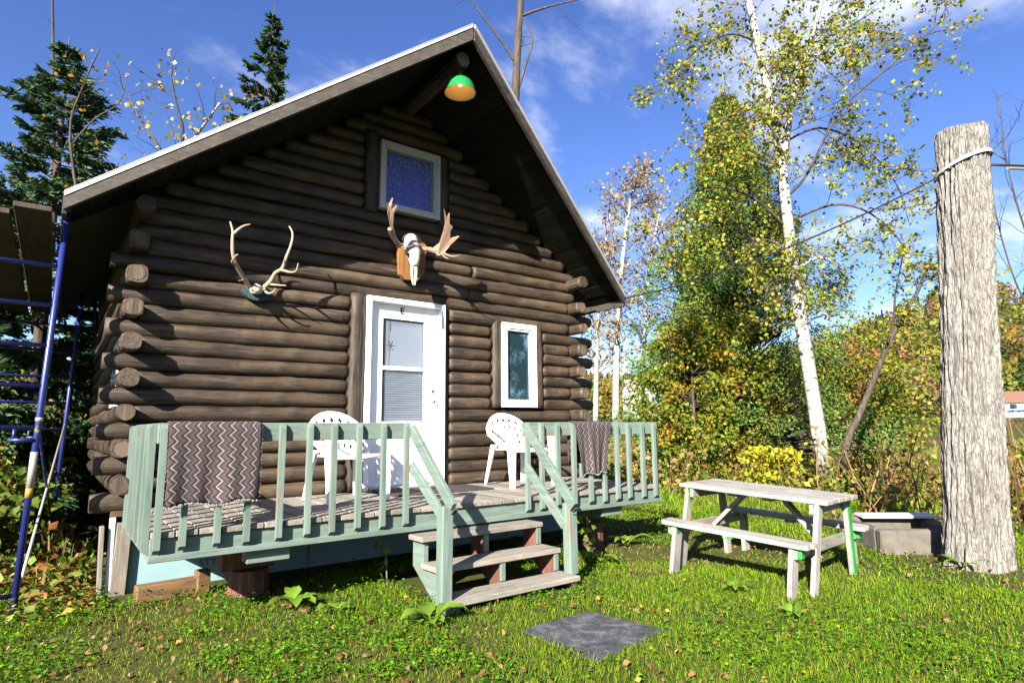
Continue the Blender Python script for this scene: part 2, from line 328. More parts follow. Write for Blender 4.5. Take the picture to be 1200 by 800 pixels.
def link(name, me, mat, parent=None, local=False):
    o = bpy.data.objects.new(name, me); COL.objects.link(o)
    if mat is not None and not me.materials: me.materials.append(M[mat] if isinstance(mat, str) else mat)
    if parent is not None:
        o.parent = parent
        if not local: o.matrix_parent_inverse = Matrix.Translation(-origin(parent))
    return o
def origin(o):
    v = Vector((0, 0, 0))
    while o is not None: v += o.location + (o.matrix_parent_inverse.translation if o.parent else Vector((0, 0, 0))); o = o.parent
    return v
def thing(name, label, cat, loc=(0, 0, 0), group=None):
    o = bpy.data.objects.new(name, None); COL.objects.link(o); o.location = loc; o.empty_display_size = 0.2
    o['label'] = label; o['category'] = cat
    if group: o['group'] = group
    return o
def tag(o, label=None, cat=None, group=None, kind=None):
    if label: o['label'] = label
    if cat: o['category'] = cat
    if group: o['group'] = group
    if kind: o['kind'] = kind
    return o
def copy_tree(o, parent=None):
    c = o.copy(); COL.objects.link(c); c.parent = parent
    for ch in list(o.children): copy_tree(ch, c)
    return c
def npmesh(name, V, Fq, col=None):
    """V (n,3); Fq (m,k) faces of equal size; col (n,3)"""
    V = np.ascontiguousarray(V, dtype=np.float32); Fq = np.ascontiguousarray(Fq, dtype=np.int32); k = Fq.shape[1]
    me = bpy.data.meshes.new(name); me.vertices.add(len(V)); me.vertices.foreach_set('co', V.ravel())
    me.loops.add(Fq.size); me.loops.foreach_set('vertex_index', Fq.ravel()); me.polygons.add(len(Fq))
    me.polygons.foreach_set('loop_start', np.arange(0, Fq.size, k, dtype=np.int32)); me.polygons.foreach_set('loop_total', np.full(len(Fq), k, dtype=np.int32))
    me.update(calc_edges=True)
    if col is not None:
        a = me.color_attributes.new('col', 'FLOAT_COLOR', 'POINT'); c4 = np.ones((len(V), 4), np.float32); c4[:, :3] = col; a.data.foreach_set('color', c4.ravel())
    return me
def rdir(n, rs=RS):
    v = rs.normal(size=(n, 3)); return v / np.linalg.norm(v, axis=1, keepdims=True)
def leafmesh(name, P, size, col, long=1.5, dirs=None, droop=0.0, flat=None, rs=RS):
    """one folded pointed leaf (two triangles-pairs as 2 quads sharing a midrib) per point"""
    n = len(P); size = np.broadcast_to(np.asarray(size, float), (n,))[:, None]
    d = rdir(n, rs) if dirs is None else dirs; d = d + np.array([0, 0, -droop]); d /= np.linalg.norm(d, axis=1, keepdims=True)
    r = rdir(n, rs)
    if flat is not None: r = np.array([0, 0, 1.0]) * flat + r * (1 - flat)
    s = np.cross(d, r); s /= np.linalg.norm(s, axis=1, keepdims=True) + 1e-9; nn = np.cross(s, d)
    L = size * long * .5; w = size * .5
    V = np.stack([P - d * L, P - d * L * .1 + s * w + nn * w * .3, P + d * L, P - d * L * .1 - s * w + nn * w * .3], 1).reshape(-1, 3)
    i = np.arange(n)[:, None] * 4; F = np.concatenate([i + np.array([[0, 1, 2]]), i + np.array([[0, 2, 3]])], 0)
    return npmesh(name, V, F, np.repeat(col, 4, 0))
def palette(n, cols, weights, jit=0.18, rs=RS):
    c = np.array(cols, float)[rs.choice(len(cols), n, p=np.array(weights) / sum(weights))]
    return np.clip(c * (1 + rs.normal(0, jit, (n, 1))) * (1 + rs.normal(0, jit * .4, (n, 3))), 0.004, 0.9)

# ------------------------------------------------------------------ ground
def gz(x, y):
    x = np.asarray(x, float); y = np.asarray(y, float)
    dx = x - CAM.x; dy = y - CAM.y; r = np.hypot(dx, dy); az = np.degrees(np.arctan2(dx, dy))
    h = np.where(r > 14, (r - 14) * 0.016, 0.0)
    h = h + vnoise(x * .45, y * .45, 3.1) * 0.02 + np.where(r > 9, vnoise(x * .12, y * .12, 8.) * 0.25 * np.clip((r - 9) / 10, 0, 1), 0)
    prof = 0.34 + 0.66 * np.clip((az - 52) / 22, 0, 1) ** 1.2
    prof = prof * (1 + 0.16 * vnoise(az * .11, 0, 1.) + 0.05 * vnoise(az * .5, 0, 2.))
    h = h - .06 * np.exp(-((x - 2.5) ** 2 + (y + 3.65) ** 2) / .9)
    t = np.clip((r - 170) / 330, 0, 1); t = t * t * (3 - 2 * t)
    return h + t * 74 * prof
rad = np.concatenate([[0.0], np.geomspace(0.6, 2500, 130)]); ang = np.linspace(0, 2 * np.pi, 200, endpoint=False)
RR, AA = np.meshgrid(rad, ang, indexing='ij'); X = CAM.x + RR * np.sin(AA); Y = CAM.y + RR * np.cos(AA); Z = gz(X, Y)
na = len(ang); V = np.stack([X, Y, Z], -1).reshape(-1, 3)
i, j = np.meshgrid(np.arange(len(rad) - 1), np.arange(na), indexing='ij')
Fq = np.stack([i * na + j, i * na + (j + 1) % na, (i + 1) * na + (j + 1) % na, (i + 1) * na + j], -1).reshape(-1, 4)[:, ::-1]
gm = npmesh('ground', V, Fq); gm.polygons.foreach_set('use_smooth', [True] * len(gm.polygons))
ground = link('ground', gm, 'soil'); ground['kind'] = 'structure'

# ------------------------------------------------------------------ log cabin
XL, XR, ZD = -2.19, 3.10, 0.6945
RX, RZ, RY, SL = 0.48, 5.461, -1.387, 0.7013            # ridge x, ridge height, ridge front, roof slope
EL, ER, EY, EZ = -2.73, 3.69, -0.413, 3.209            # eaves
BACK = 5.2
cabin = thing('log_cabin', 'dark brown log cabin with steep overhanging gable roof and white door', 'cabin', (0.48, 2.5, 0))
def under(x): return RZ - 0.17 - SL * abs(x - RX)
def logmesh(L, r, seed, axis='x', seg=0.06, n=18, sq=0.0, knots=True):
    """irregular log of length L centred on the origin, along x (or y)"""
    rs = np.random.RandomState(seed); k = max(4, int(L / seg)); t = np.linspace(-L / 2, L / 2, k + 1); a = np.linspace(0, 2 * np.pi, n, endpoint=False)
    T, A = np.meshgrid(t, a, indexing='ij'); o = rs.rand(3) * 50
    c = np.cos(A); s = np.sin(A); rr = r * (1 + 0.085 * vnoise(T * 1.1 + o[0], c * .8 + o[1], s * .8) + 0.045 * vnoise(T * 5 + o[2], c * 2.5, s * 2.5 + o[0]))
    rr = rr * (1 + rs.choice([-1, 1]) * .05 * T / max(L, 1))
    if sq: rr = rr * (1 + sq * (1 / np.maximum(np.abs(c), np.abs(s)) - 1))
    if knots:
        for _ in range(max(1, int(L * 4))):
            kt = rs.uniform(-L / 2, L / 2); ka = rs.uniform(0, 2 * np.pi); am = rs.uniform(.003, .014); w = rs.uniform(.03, .10)
            da = np.abs((A - ka + np.pi) % (2 * np.pi) - np.pi) * r; rr = rr + am * np.exp(-((T - kt) / w) ** 2 - (da / .035) ** 2)
    wob = 0.011 * vnoise(t * .9 + o[1], 0, 4.)[:, None]; wobz = 0.009 * vnoise(t * .8 + o[2], 7., 4.)[:, None]
    e = np.clip((L / 2 - np.abs(T)) / .02, 0, 1); rr = rr * (0.93 + 0.07 * np.sqrt(e))
    Yv = rr * c + wob; Zv = rr * s + wobz
    P = np.stack([T, Yv, Zv] if axis == 'x' else [-Yv, T, Zv] if axis == 'y' else [Yv, Zv, T], -1).reshape(-1, 3)
    b = MB(); fs = [(p * n + q, p * n + (q + 1) % n, (p + 1) * n + (q + 1) % n, (p + 1) * n + q) for p in range(k) for q in range(n)]
    fs += [tuple(range(n))[::-1], tuple(k * n + q for q in range(n))]
    b.add(P, fs); me = b.mesh('log'); sm = [True] * (len(fs) - 2) + [False, False]; me.polygons.foreach_set('use_smooth', sm); return me
def log_at(name, c, L, r, seed, axis, mat, parent=None, **kw):
    me = logmesh(L, r, seed, axis, **kw); o = bpy.data.objects.new(name, me); COL.objects.link(o); me.materials.append(M[mat]); o.parent = parent or cabin
    o.location = Vector(c) - origin(parent or cabin); return o
PITCH = 0.1505; sd = 100
DOOR = (-0.17, 1.075, 0.0, 2.80); WIN = (1.70, 2.54, 1.60, 2.69); UWIN = (-0.06, 1.06, 3.84, 4.72)
for jr in range(31):
    z = 0.752 + PITCH * jr; hw = (under(RX) - 0.03 - z) / SL
    if hw < 0.2: break
    x0, x1 = (-2.38, 3.47) if jr % 2 == 0 else (-2.13, 3.04)
    if jr >= 16: x0, x1 = -2.2, 3.15
    hw += .14; x0 = max(x0, RX - hw); x1 = min(x1, RX + hw)
    cuts = [(a, b) for (a, b, zl, zh) in (DOOR, WIN, UWIN) if zl < z < zh]
    spans = []; cur = x0
    for (a, b) in sorted(cuts):
        if a > cur: spans.append((cur, a))
        cur = b
    if cur < x1: spans.append((cur, x1))
    if jr in (15, 17): 
        xx = 1.42 if jr == 17 else 1.36; spans = [(x0, xx - .004), (xx + .004, x1)]
    for (a, b) in spans:
        sd += 1
        log_at('log', ((a + b) / 2, 0.084 + random.uniform(-.006, .006), z + random.uniform(-.004, .004)), b - a, 0.0805 + random.uniform(-.004, .003), sd, 'x', 'log_x', sq=.05)
for xs in (XL, XR):                                        # side walls; odd courses run out past the corner
    for jr in range(1, 16):
        z = 0.752 + PITCH * jr; sd += 1
        if xs < 0 and jr in (6, 7, 8, 9):                   # small side window
            y0 = -0.20 if jr % 2 else 0.17
            log_at('side_log', (xs, (y0 + .27) / 2, z), .27 - y0, 0.080, sd, 'y', 'log_y', sq=.4); log_at('side_log', (xs, (.95 + BACK) / 2, z), BACK - .95, 0.080, sd, 'y', 'log_y'); continue
        y0, y1 = (-0.20 + random.uniform(-.045, .035), BACK + .2) if jr % 2 else (0.17, BACK)
        log_at('side_log', (xs, (y0 + y1) / 2, z), y1 - y0, 0.077 + random.uniform(-.008, .007), sd, 'y', 'log_y', sq=random.uniform(.25, .8) if jr % 2 else 0.2)
        if jr % 2:
            b = MB(); rr_ = 0.066; pts = []
            for q in range(10):
                a_ = q / 10 * 2 * math.pi + .3; pts.append((xs + rr_ * math.cos(a_) * random.uniform(.92, 1.04), y0 - .004, z + rr_ * math.sin(a_) * random.uniform(.92, 1.04)))
            b.prism(pts, (0, .012, 0)); b.build('log_end', 'log_end', cabin)
b = MB(); b.box(((XL + XR) / 2, BACK, 2.1), (XR - XL, .16, 2.9)); b.build('back_wall', 'log_x', cabin)
b = MB(); b.prism([(XL + .12, BACK - .02, .66), (XR - .12, BACK - .02, .66), (XR - .12, BACK - .02, under(XR)), (RX, BACK - .02, under(RX) - .05), (XL + .12, BACK - .02, under(XL))], (0, -.05, 0)); b.build('gable_panel', 'log_x', cabin)
b = MB(); b.prism([(XL + .05, .12, .66), (XR - .05, .12, .66), (XR - .05, .12, under(XR) - .02), (RX, .12, under(RX) - .02), (XL + .05, .12, under(XL) - .02)], (0, .03, 0))
# dark sheet added so gaps between the logs show black, like unlit depth
b.build('dark_gap_sheet', 'dark_room', cabin)
# trim posts beside the openings
for (xa, xb, za, zb) in ((-0.175, -0.005, .70, 2.83), (0.993, 1.072, .70, 2.80), (1.700, 1.838, 1.60, 2.74), (2.410, 2.540, 1.60, 2.71), (-0.055, 0.115, 3.80, 4.78), (0.905, 1.057, 3.80, 4.72)):
    sd += 1; me = logmesh(zb - za, (xb - xa) / 2, sd, 'z', sq=.5); o = bpy.data.objects.new('trim_post', me); COL.objects.link(o); me.materials.append(M['log_z']); o.parent = cabin
    o.location = Vector(((xa + xb) / 2, 0.055, (za + zb) / 2)) - origin(cabin)
# skirting / foundation line under the first log
b = MB(); b.box((.45, .09, .655), (5.35, .10, .05)); b.build('sill_beam', 'log_x', cabin)

# ------------------------------------------------------------------ roof
roof_part = []
def roofpt(x, y, dz=0.0): return Vector((x, y, RZ - SL * abs(x - RX) + dz))
def rake_y(x): return RY + (EY - RY) * abs(x - RX) / abs(EL - RX)
for sgn, xe in ((-1, EL), (1, ER)):
    b = MB(); top = [roofpt(RX, RY), roofpt(RX, BACK + .5), roofpt(xe, BACK + .5), roofpt(xe, EY)]
    b.prism([p + Vector((0, 0, -.045)) for p in top], (0, 0, .04)); rf = b.build('roof', 'shingle', cabin, fix=True)
    # shingle courses, each a lapped strip that reaches slightly past the edge
    nc = 15
    for k in range(nc):
        xa = RX + (xe - RX) * k / nc; xb = RX + (xe - RX) * (k + 1.12) / nc
        if k == nc - 1: xb = xe + sgn * .025
        e = .015 + random.uniform(0, .02)
        pl = [roofpt(xa, rake_y(xa) - e, .004), roofpt(xa, BACK + .5, .004), roofpt(xb, BACK + .5, .018), roofpt(xb, rake_y(min(max(xb, EL), ER)) - e, .018)]
        b = MB(); b.prism(pl, (0, 0, .012)); b.build('shingle', 'shingle', rf, fix=True)
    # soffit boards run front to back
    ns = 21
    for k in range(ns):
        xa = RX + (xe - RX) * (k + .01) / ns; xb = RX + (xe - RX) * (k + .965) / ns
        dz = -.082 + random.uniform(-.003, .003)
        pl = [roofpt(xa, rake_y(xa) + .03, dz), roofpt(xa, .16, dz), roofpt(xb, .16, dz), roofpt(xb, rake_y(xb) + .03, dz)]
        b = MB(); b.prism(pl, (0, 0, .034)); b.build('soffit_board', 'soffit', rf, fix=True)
    # bargeboard and white drip edge along the rake
    A, B = roofpt(RX, RY), roofpt(xe, EY); dn = Vector((0, 0, -1)); out = (B - A).cross(dn).normalized()
    if out.y > 0: out = -out
    b = MB(); b.prism([A + dn * .03, B + dn * .03, B + dn * .128, A + dn * .155], out * .038); b.build('bargeboard', 'barge', rf, fix=True)
    o_ = out * .045; b = MB(); b.prism([A - dn * .012, B - dn * .012, B + dn * .018, A + dn * .018], o_); b.prism([A - dn * .012 + out * -.06, B - dn * .012 + out * -.06, B - dn * .018 + out * .05, A - dn * .018 + out * .05], (0, 0, .004))
    b.build('drip_edge', 'metal_edge', rf, fix=True)
    # eave fascia
    b = MB(); b.beam(roofpt(xe, EY - .02, -.085), roofpt(xe, BACK + .5, -.085), .035, .15); b.build('eave_fascia', 'barge', rf)
b = MB(); b.tube([(RX, -1.22, 5.20), (RX, -1.20, 5.20), (RX, 0.2, 5.20)], [.086, .092, .092], 10, rough=.05); b.build('ridge_beam', 'log_y', cabin)
b = MB(); b.tube([(RX, -1.226, 5.20), (RX, -1.219, 5.20)], [.078, .078], 10, rough=.06); b.build('beam_end', 'grey_z', cabin)
for xs, zz_ in ((XL + .02, under(XL) - .1), (XR - .02, under(XR) - .1)):      # wall plates carried out to hold the eaves
    log_at('plate_log', (xs, 2.48, zz_), BACK + .28, .085, sd, 'y', 'log_y'); sd += 1

# ------------------------------------------------------------------ door
def frame(bld, x0, x1, z0, z1, w, y0, y1, bottom=True, wt=None):
    wt = wt or w
    bld.box(((x0 + w / 2), (y0 + y1) / 2, (z0 + z1) / 2), (w, y1 - y0, z1 - z0), ch=.003); bld.box((x1 - w / 2, (y0 + y1) / 2, (z0 + z1) / 2), (w, y1 - y0, z1 - z0), ch=.003)
    bld.box(((x0 + x1) / 2, (y0 + y1) / 2, z1 - wt / 2), (x1 - x0 - 2 * w - .001, y1 - y0, wt), ch=.003)
    if bottom: bld.box(((x0 + x1) / 2, (y0 + y1) / 2, z0 + w / 2), (x1 - x0 - 2 * w - .001, y1 - y0, w), ch=.003)
door = None
b = MB(); dx0, dx1, dzt = 0.052, 0.937, 2.765; gx0, gx1 = 0.215, 0.755; gz0, gzm, gz1 = 1.43, 2.03, 2.60
# slab built round its glazed opening
b.box(((dx0 + gx0) / 2, .075, (ZD + .03 + dzt) / 2), (gx0 - dx0, .045, dzt - ZD - .03)); b.box(((gx1 + dx1) / 2, .075, (ZD + .03 + dzt) / 2), (dx1 - gx1, .045, dzt - ZD - .03))
b.box(((gx0 + gx1) / 2, .075, (gz1 + dzt) / 2), (gx1 - gx0 - .001, .045, dzt - gz1)); b.box(((gx0 + gx1) / 2, .075, (ZD + .03 + gz0) / 2), (gx1 - gx0 - .001, .045, gz0 - ZD - .03))
door = b.build('door', 'white_paint', cabin)
b = MB(); frame(b, -.002, .989, ZD, 2.818, .052, -.035, .115, False); b.build('door_frame', 'white_paint', door)
b = MB(); frame(b, gx0 - .045, gx1 + .045, gz0 - .055, gz1 + .045, .05, .042, .06); b.box(((gx0 + gx1) / 2, .054, gzm), (gx1 - gx0, .03, .045)); b.build('window_frame', 'white_paint', door)
for (za, zb) in ((gz0, gzm - .02), (gzm + .02, gz1)):
    b = MB(); b.box(((gx0 + gx1) / 2, .068, (za + zb) / 2), (gx1 - gx0, .004, zb - za), ch=.001); b.build('pane', 'glass', door)
for k in range(44):
    z = gz0 + .012 + k * (gz1 - gz0 - .02) / 44
    b = MB(); b.box(((gx0 + gx1) / 2 + .03, .095, z), (gx1 - gx0 - .07, .026, .0018), Matrix.Rotation(-1.08 if z > gzm else -.80, 3, 'X'), .0005); b.build('blind_slat', 'blind', door)
b = MB(); b.box(((gx0 + gx1) / 2, .135, (gz0 + gz1) / 2), (gx1 - gx0 + .1, .01, gz1 - gz0 + .1)); b.build('dark_backing', 'dark_room', door)
b = MB(); b.tube([(gx0 + .115, .083, 2.58), (gx0 + .115, .083, 2.45)], .004, 6); b.tube([(gx0 + .095, .083, 2.58), (gx0 + .095, .083, 2.33), (gx0 + .11, .083, 2.26), (gx0 + .10, .083, 2.05)], .003, 5)
for q in range(6): a_ = q / 6 * 6.28; b.tube([(gx0 + .12, .083, 2.29), (gx0 + .12 + .05 * math.cos(a_), .08, 2.29 + .06 * math.sin(a_))], .004, 4)
b.build('blind_cord', 'black', door)
b = MB(); cxk = 0.865; b.tube([(cxk, .052, 1.66), (cxk, .03, 1.66)], [.028, .024], 14); b.tube([(cxk, .03, 1.66), (cxk, .0, 1.66), (cxk, -.012, 1.66)], [.012, .028, .02], 14); b.build('door_knob', 'chrome', door, smooth=True)
b = MB(); b.tube([(cxk, .052, 1.78), (cxk, .035, 1.78)], [.026, .022], 14); b.build('dead_bolt', 'chrome', door)
b = MB(); ex, ez, eh = 0.445, 2.702, .078                     # the letter E
b.box((ex, .050, ez), (.018, .004, eh), ch=.0005)
for q in (-1, 0, 1): b.box((ex + .024, .050, ez + q * (eh / 2 - .008)), (.032 if q else .026, .0038, .016), ch=.0005)
b.build('letter', 'black', door)
b = MB(); b.box((.495, -.01, ZD + .012), (.87, .15, .035)); b.build('threshold', 'steel_band', door)
b = MB(); b.box((.49, .048, ZD + .33), (.62, .006, .42), ch=.003); b.box((.49, .043, ZD + .33), (.56, .006, .36), ch=.003); b.build('door_panel', 'white_paint', door)

# ------------------------------------------------------------------ windows
def window(x0, x1, z0, z1, w, y0, glassmat, mat, inner=None):
    b = MB(); frame(b, x0, x1, z0, z1, w, y0, .10); wf = b.build('window', mat, cabin)
    b = MB(); frame(b, x0 + w - .004, x1 - w + .004, z0 + w - .004, z1 - w + .004, w * .45, y0 + .018, .09); b.build('sash', mat, wf)
    g = w * 1.35
    b = MB(); b.box(((x0 + x1) / 2, y0 + .055, (z0 + z1) / 2), (x1 - x0 - 2 * g, .004, z1 - z0 - 2 * g), ch=.001); b.build('pane', glassmat, wf)
    if inner:
        b = MB(); nx = 24; xs_ = np.linspace(x0 + w, x1 - w, nx)
        for q in range(nx - 1):
            ya, yb = (.10 + .008 * math.sin(q * 1.3), .10 + .008 * math.sin((q + 1) * 1.3)); b.add([(xs_[q], ya, z0 + w), (xs_[q+1], yb, z0 + w), (xs_[q+1], yb, z1 - w), (xs_[q], ya, z1 - w)], [(0, 1, 2, 3)])
        b.build('curtain', inner, wf)
    return wf
window(1.844, 2.403, 1.611, 2.700, .070, -.03, 'streaky_glass', 'white_paint')
window(.118, .908, 3.868, 4.690, .058, -.03, 'glass', 'white_old', 'curtain')
b = MB(); b.box((XL - .03, .61, 1.88), (.06, .66, .62)); wf = b.build('side_window', 'white_old', cabin); b = MB(); b.box((XL - .065, .61, 1.88), (.012, .5, .46)); b.build('pane', 'streaky_glass', wf)

# ------------------------------------------------------------------ lamp under the ridge
lamp = thing('hanging_lamp', 'green enamel dome lamp with pale inside hanging under the roof peak', 'lamp', (.50, -1.13, 4.87))
lc = (.50, -1.13, 4.87)
b = MB(); b.lathe([(.020, .19), (.03, .175), (.05, .165), (.085, .15), (.12, .12), (.145, .08), (.158, .03), (.163, .0), (.168, -.004)], lc, 32); b.build('shade', 'enamel', lamp, smooth=True)
b = MB(); b.lathe([(.164, -.003), (.158, .004), (.152, .03), (.139, .078), (.115, .115), (.082, .143), (.05, .157), (.001, .16)], lc, 32); b.build('shade_lining', 'enamel_in', lamp, smooth=True)
b = MB(); b.tube([(lc[0], lc[1], lc[2] + .18), (lc[0], lc[1], lc[2] + .25)], [.02, .016], 10); b.build('stem', 'enamel', lamp)
b = MB(); prof = [(.001, .07), (.012, .074), (.018, .088), (.016, .105), (.012, .12), (.012, .15)]; b.lathe(prof, lc, 14)
tb = NT('bulb_glow'); tb.bsdf((.9, .8, .6), .2, None, .5, **{'Emission Color': (1.0, .62, .25), 'Emission Strength': 5.0}); M['bulb'] = tb.m
b.build('bulb', 'bulb', lamp, smooth=True)

# ------------------------------------------------------------------ porch
porch = thing('porch', 'raised wooden porch with pale green railing and steps in front of cabin', 'porch', (.4, -.8, 0))
PX0, PX1, PY0 = -2.11, 2.93, -1.556
npk = 36; wpk = (PX1 - PX0) / npk
for k in range(npk):
    x = PX0 + (k + .5) * wpk; e = random.uniform(-.008, .008)
    b = MB(); b.box((x, (PY0 - .02 + e) / 2 - .01, ZD - .019 + random.uniform(-.002, .002)), (wpk - .008, -PY0 + .02, .038), ch=.004); b.build('deck_plank', 'deck', porch)
b = MB(); b.box(((PX0 + PX1) / 2, PY0 + .018, ZD - .115), (PX1 - PX0, .036, .145)); b.build('fascia', 'teal_x', porch)
b = MB(); b.box(((PX0 + PX1) / 2, PY0 - .012, ZD - .165), (PX1 - PX0 + .02, .03, .045)); b.build('fascia_strip', 'teal_x', porch)
for x in (PX0 + .018, PX1 - .018):
    b = MB(); b.box((x, PY0 / 2, ZD - .115), (.036, -PY0 - .05, .145)); b.build('side_fascia', 'teal_y', porch)
for y in (-.3, -.85):
    b = MB(); b.box(((PX0 + PX1) / 2, y, ZD - .12), (PX1 - PX0 - .1, .05, .14)); b.build('joist', 'timber', porch)
for x in (-1.35, .2, 2.2):
    b = MB(); b.box((x, PY0 + .12, ZD - .235), (.30, .15, .10)); b.build('support_beam', 'teal_x', porch)
def rail(x0, x1): 
    b = MB(); b.box(((x0 + x1) / 2, PY0 - .005, 1.332), (x1 - x0, .036, .135)); b.build('top_rail', 'teal_x', porch)
rail(PX0, -.262); rail(.935, PX1 - .02)
def baluster(x, y, z0, z1, out):
    """square spindle with slanted ends, out = outward direction"""
    b = MB(); w = .040; ox, oy = out; sx, sy = -oy, ox
    prof = [(0, z0 + .035), (w, z0), (w, z1 - .03), (w * .55, z1), (0, z1)]
    # slanted bottom: the outer face is longer at the top
    prof = [(0, z0), (w, z0 + .03), (w, z1 - .028), (w * .6, z1), (0, z1)]
    pts = [(x + ox * q - sx * w / 2, y + oy * q - sy * w / 2, z) for q, z in prof]; b.prism(pts, (sx * w, sy * w, 0))
    return b.build('baluster', 'teal_z', porch, fix=True)
for x in (-2.082, -1.927, -1.72, -1.53, -1.32, -1.12, -.92, -.72, -.52, -.305): baluster(x + random.uniform(-.008, .008), PY0 - .024, .560 + random.uniform(-.01, .01), 1.393, (0, -1))
for x in (.97, 1.16, 1.36, 1.57, 1.80, 2.01, 2.20, 2.40, 2.62, 2.82): baluster(x + random.uniform(-.008, .008), PY0 - .024, .560 + random.uniform(-.01, .01), 1.393, (0, -1))
for y in (-1.50, -1.28, -1.02, -.76, -.48, -.18): baluster(PX0 - .002, y, .545, 1.393, (-1, 0))
b = MB(); b.box((PX0 + .018, PY0 / 2 - .02, 1.332), (.036, -PY0 - .06, .135)); b.build('side_rail', 'teal_y', porch)
for y in (-1.50, -.25): baluster(PX1 + .002, y, .545, 1.393, (1, 0))
b = MB(); b.box((PX1 - .018, -.78, 1.332), (.036, 1.53, .135)); b.build('side_rail', 'teal_y', porch)
# stairs
TX0, TX1 = -.26, .99
for (yf, zt, dp) in ((-1.80, .490, .235), (-2.04, .297, .265), (-2.285, .106, .265)):
    b = MB(); b.box(((TX0 + TX1) / 2, yf + dp / 2, zt - .021), (TX1 - TX0, dp, .042), Matrix.Rotation(random.uniform(-.012, .012), 3, 'X'), .006); b.build('stair_tread', 'tread', porch)
for x in (TX0 + .04, .35, TX1 - .06):
    b = MB(); pts = [(x, -1.575, .445), (x, -1.76, .445), (x, -1.76, .252), (x, -2.0, .252), (x, -2.0, .062), (x, -2.25, .062), (x, -2.25, -.02), (x, -1.98, -.02), (x, -1.575, .24)]
    b.prism(pts, (.038, 0, 0)); b.build('stringer', 'red' if x > .1 else 'teal_y', porch, fix=True)
    for (yy, zl, zh) in ((-1.765, .30, .447), (-2.005, .11, .254)):
        if x > .1: b = MB(); b.box((x + .019, yy - .012, (zl + zh) / 2), (.05, .022, zh - zl)); b.build('stringer_cleat', 'teal_z', porch)
b = MB(); b.box((-.292, -2.20, .36), (.092, .092, .83), Matrix.Rotation(.02, 3, 'X'), .006); b.build('newel_post', 'teal_z', porch)
b = MB(); b.box((.985, -2.17, .40), (.092, .092, .59), Matrix.Rotation(-.01, 3, 'X'), .006); b.build('newel_post', 'teal_z', porch)
b = MB(); b.beam((-.262, PY0 - .05, 1.345), (-.262, -2.27, .765), .040, .092); b.build('handrail', 'teal_y', porch)
b = MB(); b.beam((.955, PY0 - .05, 1.355), (.955, -2.26, .672), .040, .092); b.build('handrail', 'teal_y', porch)
b = MB(); b.beam((-.265, PY0 - .05, 1.045), (-.265, -2.17, .66), .036, .085); b.build('lower_rail', 'teal_y', porch)
b = MB(); b.beam((.955, PY0 - .05, .985), (.955, -2.14, .50), .036, .085); b.build('lower_rail', 'teal_y', porch)
for (x, ya, za) in ((-.255, -2.275, .738), (.96, -2.265, .645)):
    b = MB(); b.box((x, ya, za), (.036, .008, .06), Matrix.Rotation(.85, 3, 'X')); b.build('rail_end', 'timber', porch)

# ------------------------------------------------------------------ under and beside the porch
foam = thing('foam_panel', 'pale blue insulation foam panel set upright under the cabin, partly printed', 'foam panel', (-.6, .03, 0))
for k, (xa, xb) in enumerate(((-2.08, -.55), (-.54, 1.9), (1.91, 3.1))):
    b = MB(); b.box(((xa + xb) / 2, .03 + .004 * k, .30), (xb - xa, .05, .68), ch=.004); b.build('sheet', 'foam', foam)
def text(body, name, loc, size, mat, parent, rot=(math.pi / 2, 0, 0)):
    c = bpy.data.curves.new(name, 'FONT'); c.body = body; c.size = size; c.extrude = .0008
    o = bpy.data.objects.new(name, c); COL.objects.link(o); bpy.context.view_layer.update()
    me = bpy.data.meshes.new_from_object(o.evaluated_get(bpy.context.evaluated_depsgraph_get())); bpy.data.objects.remove(o)
    q = bpy.data.objects.new(name, me); COL.objects.link(q); me.materials.clear(); me.materials.append(M[mat]); q.parent = parent; q.location = Vector(loc) - origin(parent); q.rotation_euler = rot; return q
text('STYROFOAM', 'lettering', (-1.53, .0032, .145), .088, 'ink', foam)
b = MB()
for q in range(7): b.box((-1.71 + q * .022, .0035, .035 + .004 * (q % 2)), (.017, .003, .035), ch=.0005)
b.box((-1.645, .0035, .066), (.16, .003, .008), ch=.0005); b.build('printed_mark', 'ink', foam)
gb = MB(); gb.box((-2.13, -.03, .28), (.11, .04, .62), Matrix.Rotation(.03, 3, 'Y')); tag(gb.build('upright_board', 'grey_z'), 'weathered grey board upright at the cabin corner beside pale foam', 'board')
gb = MB(); gb.box((-2.27, .02, .26), (.035, .10, .62), Matrix.Rotation(-.03, 3, 'Y')); tag(gb.build('narrow_board', 'grey_z'), 'narrow grey board standing at the left foot of the cabin', 'board')
gb = MB(); gb.box((-2.205, .03, .30), (.045, .05, .66)); tag(gb.build('white_strip', 'white_old'), 'white painted strip between two grey boards at cabin corner', 'board')
gb = MB(); gb.box((-1.83, -.40, .075), (.44, .12, .13), Matrix.Rotation(.10, 3, 'Z'), .008); tag(gb.build('timber_block', 'timber'), 'brown squared timber lying on the grass under porch corner', 'timber')
gb = MB(); gb.box((-1.575, -.42, .10), (.10, .10, .20), Matrix.Rotation(.2, 3, 'Z'), .006); tag(gb.build('short_post', 'timber'), 'short tan wooden post standing beside the brown timber', 'post')
gb = MB(); gb.tube([(-1.25, -.62, -.02), (-1.25, -.62, .20)], [.17, .16], 12, rough=.06); tag(gb.build('red_block', 'red'), 'reddish log block in the dark under the porch beam', 'log block')
gb = MB(); gb.box((-1.28, -.6, .29), (.42, .2, .16), None, .01); tag(gb.build('support_timber', 'red'), 'dark red timber on the log block carrying the porch beam', 'timber')
gb = MB(); gb.tube([(2.25, -1.12, -.02), (2.25, -1.12, .30)], [.14, .13], 12, rough=.06); tag(gb.build('log_stub', 'red'), 'upright reddish log stub under the porch beside the right newel post', 'log stub')
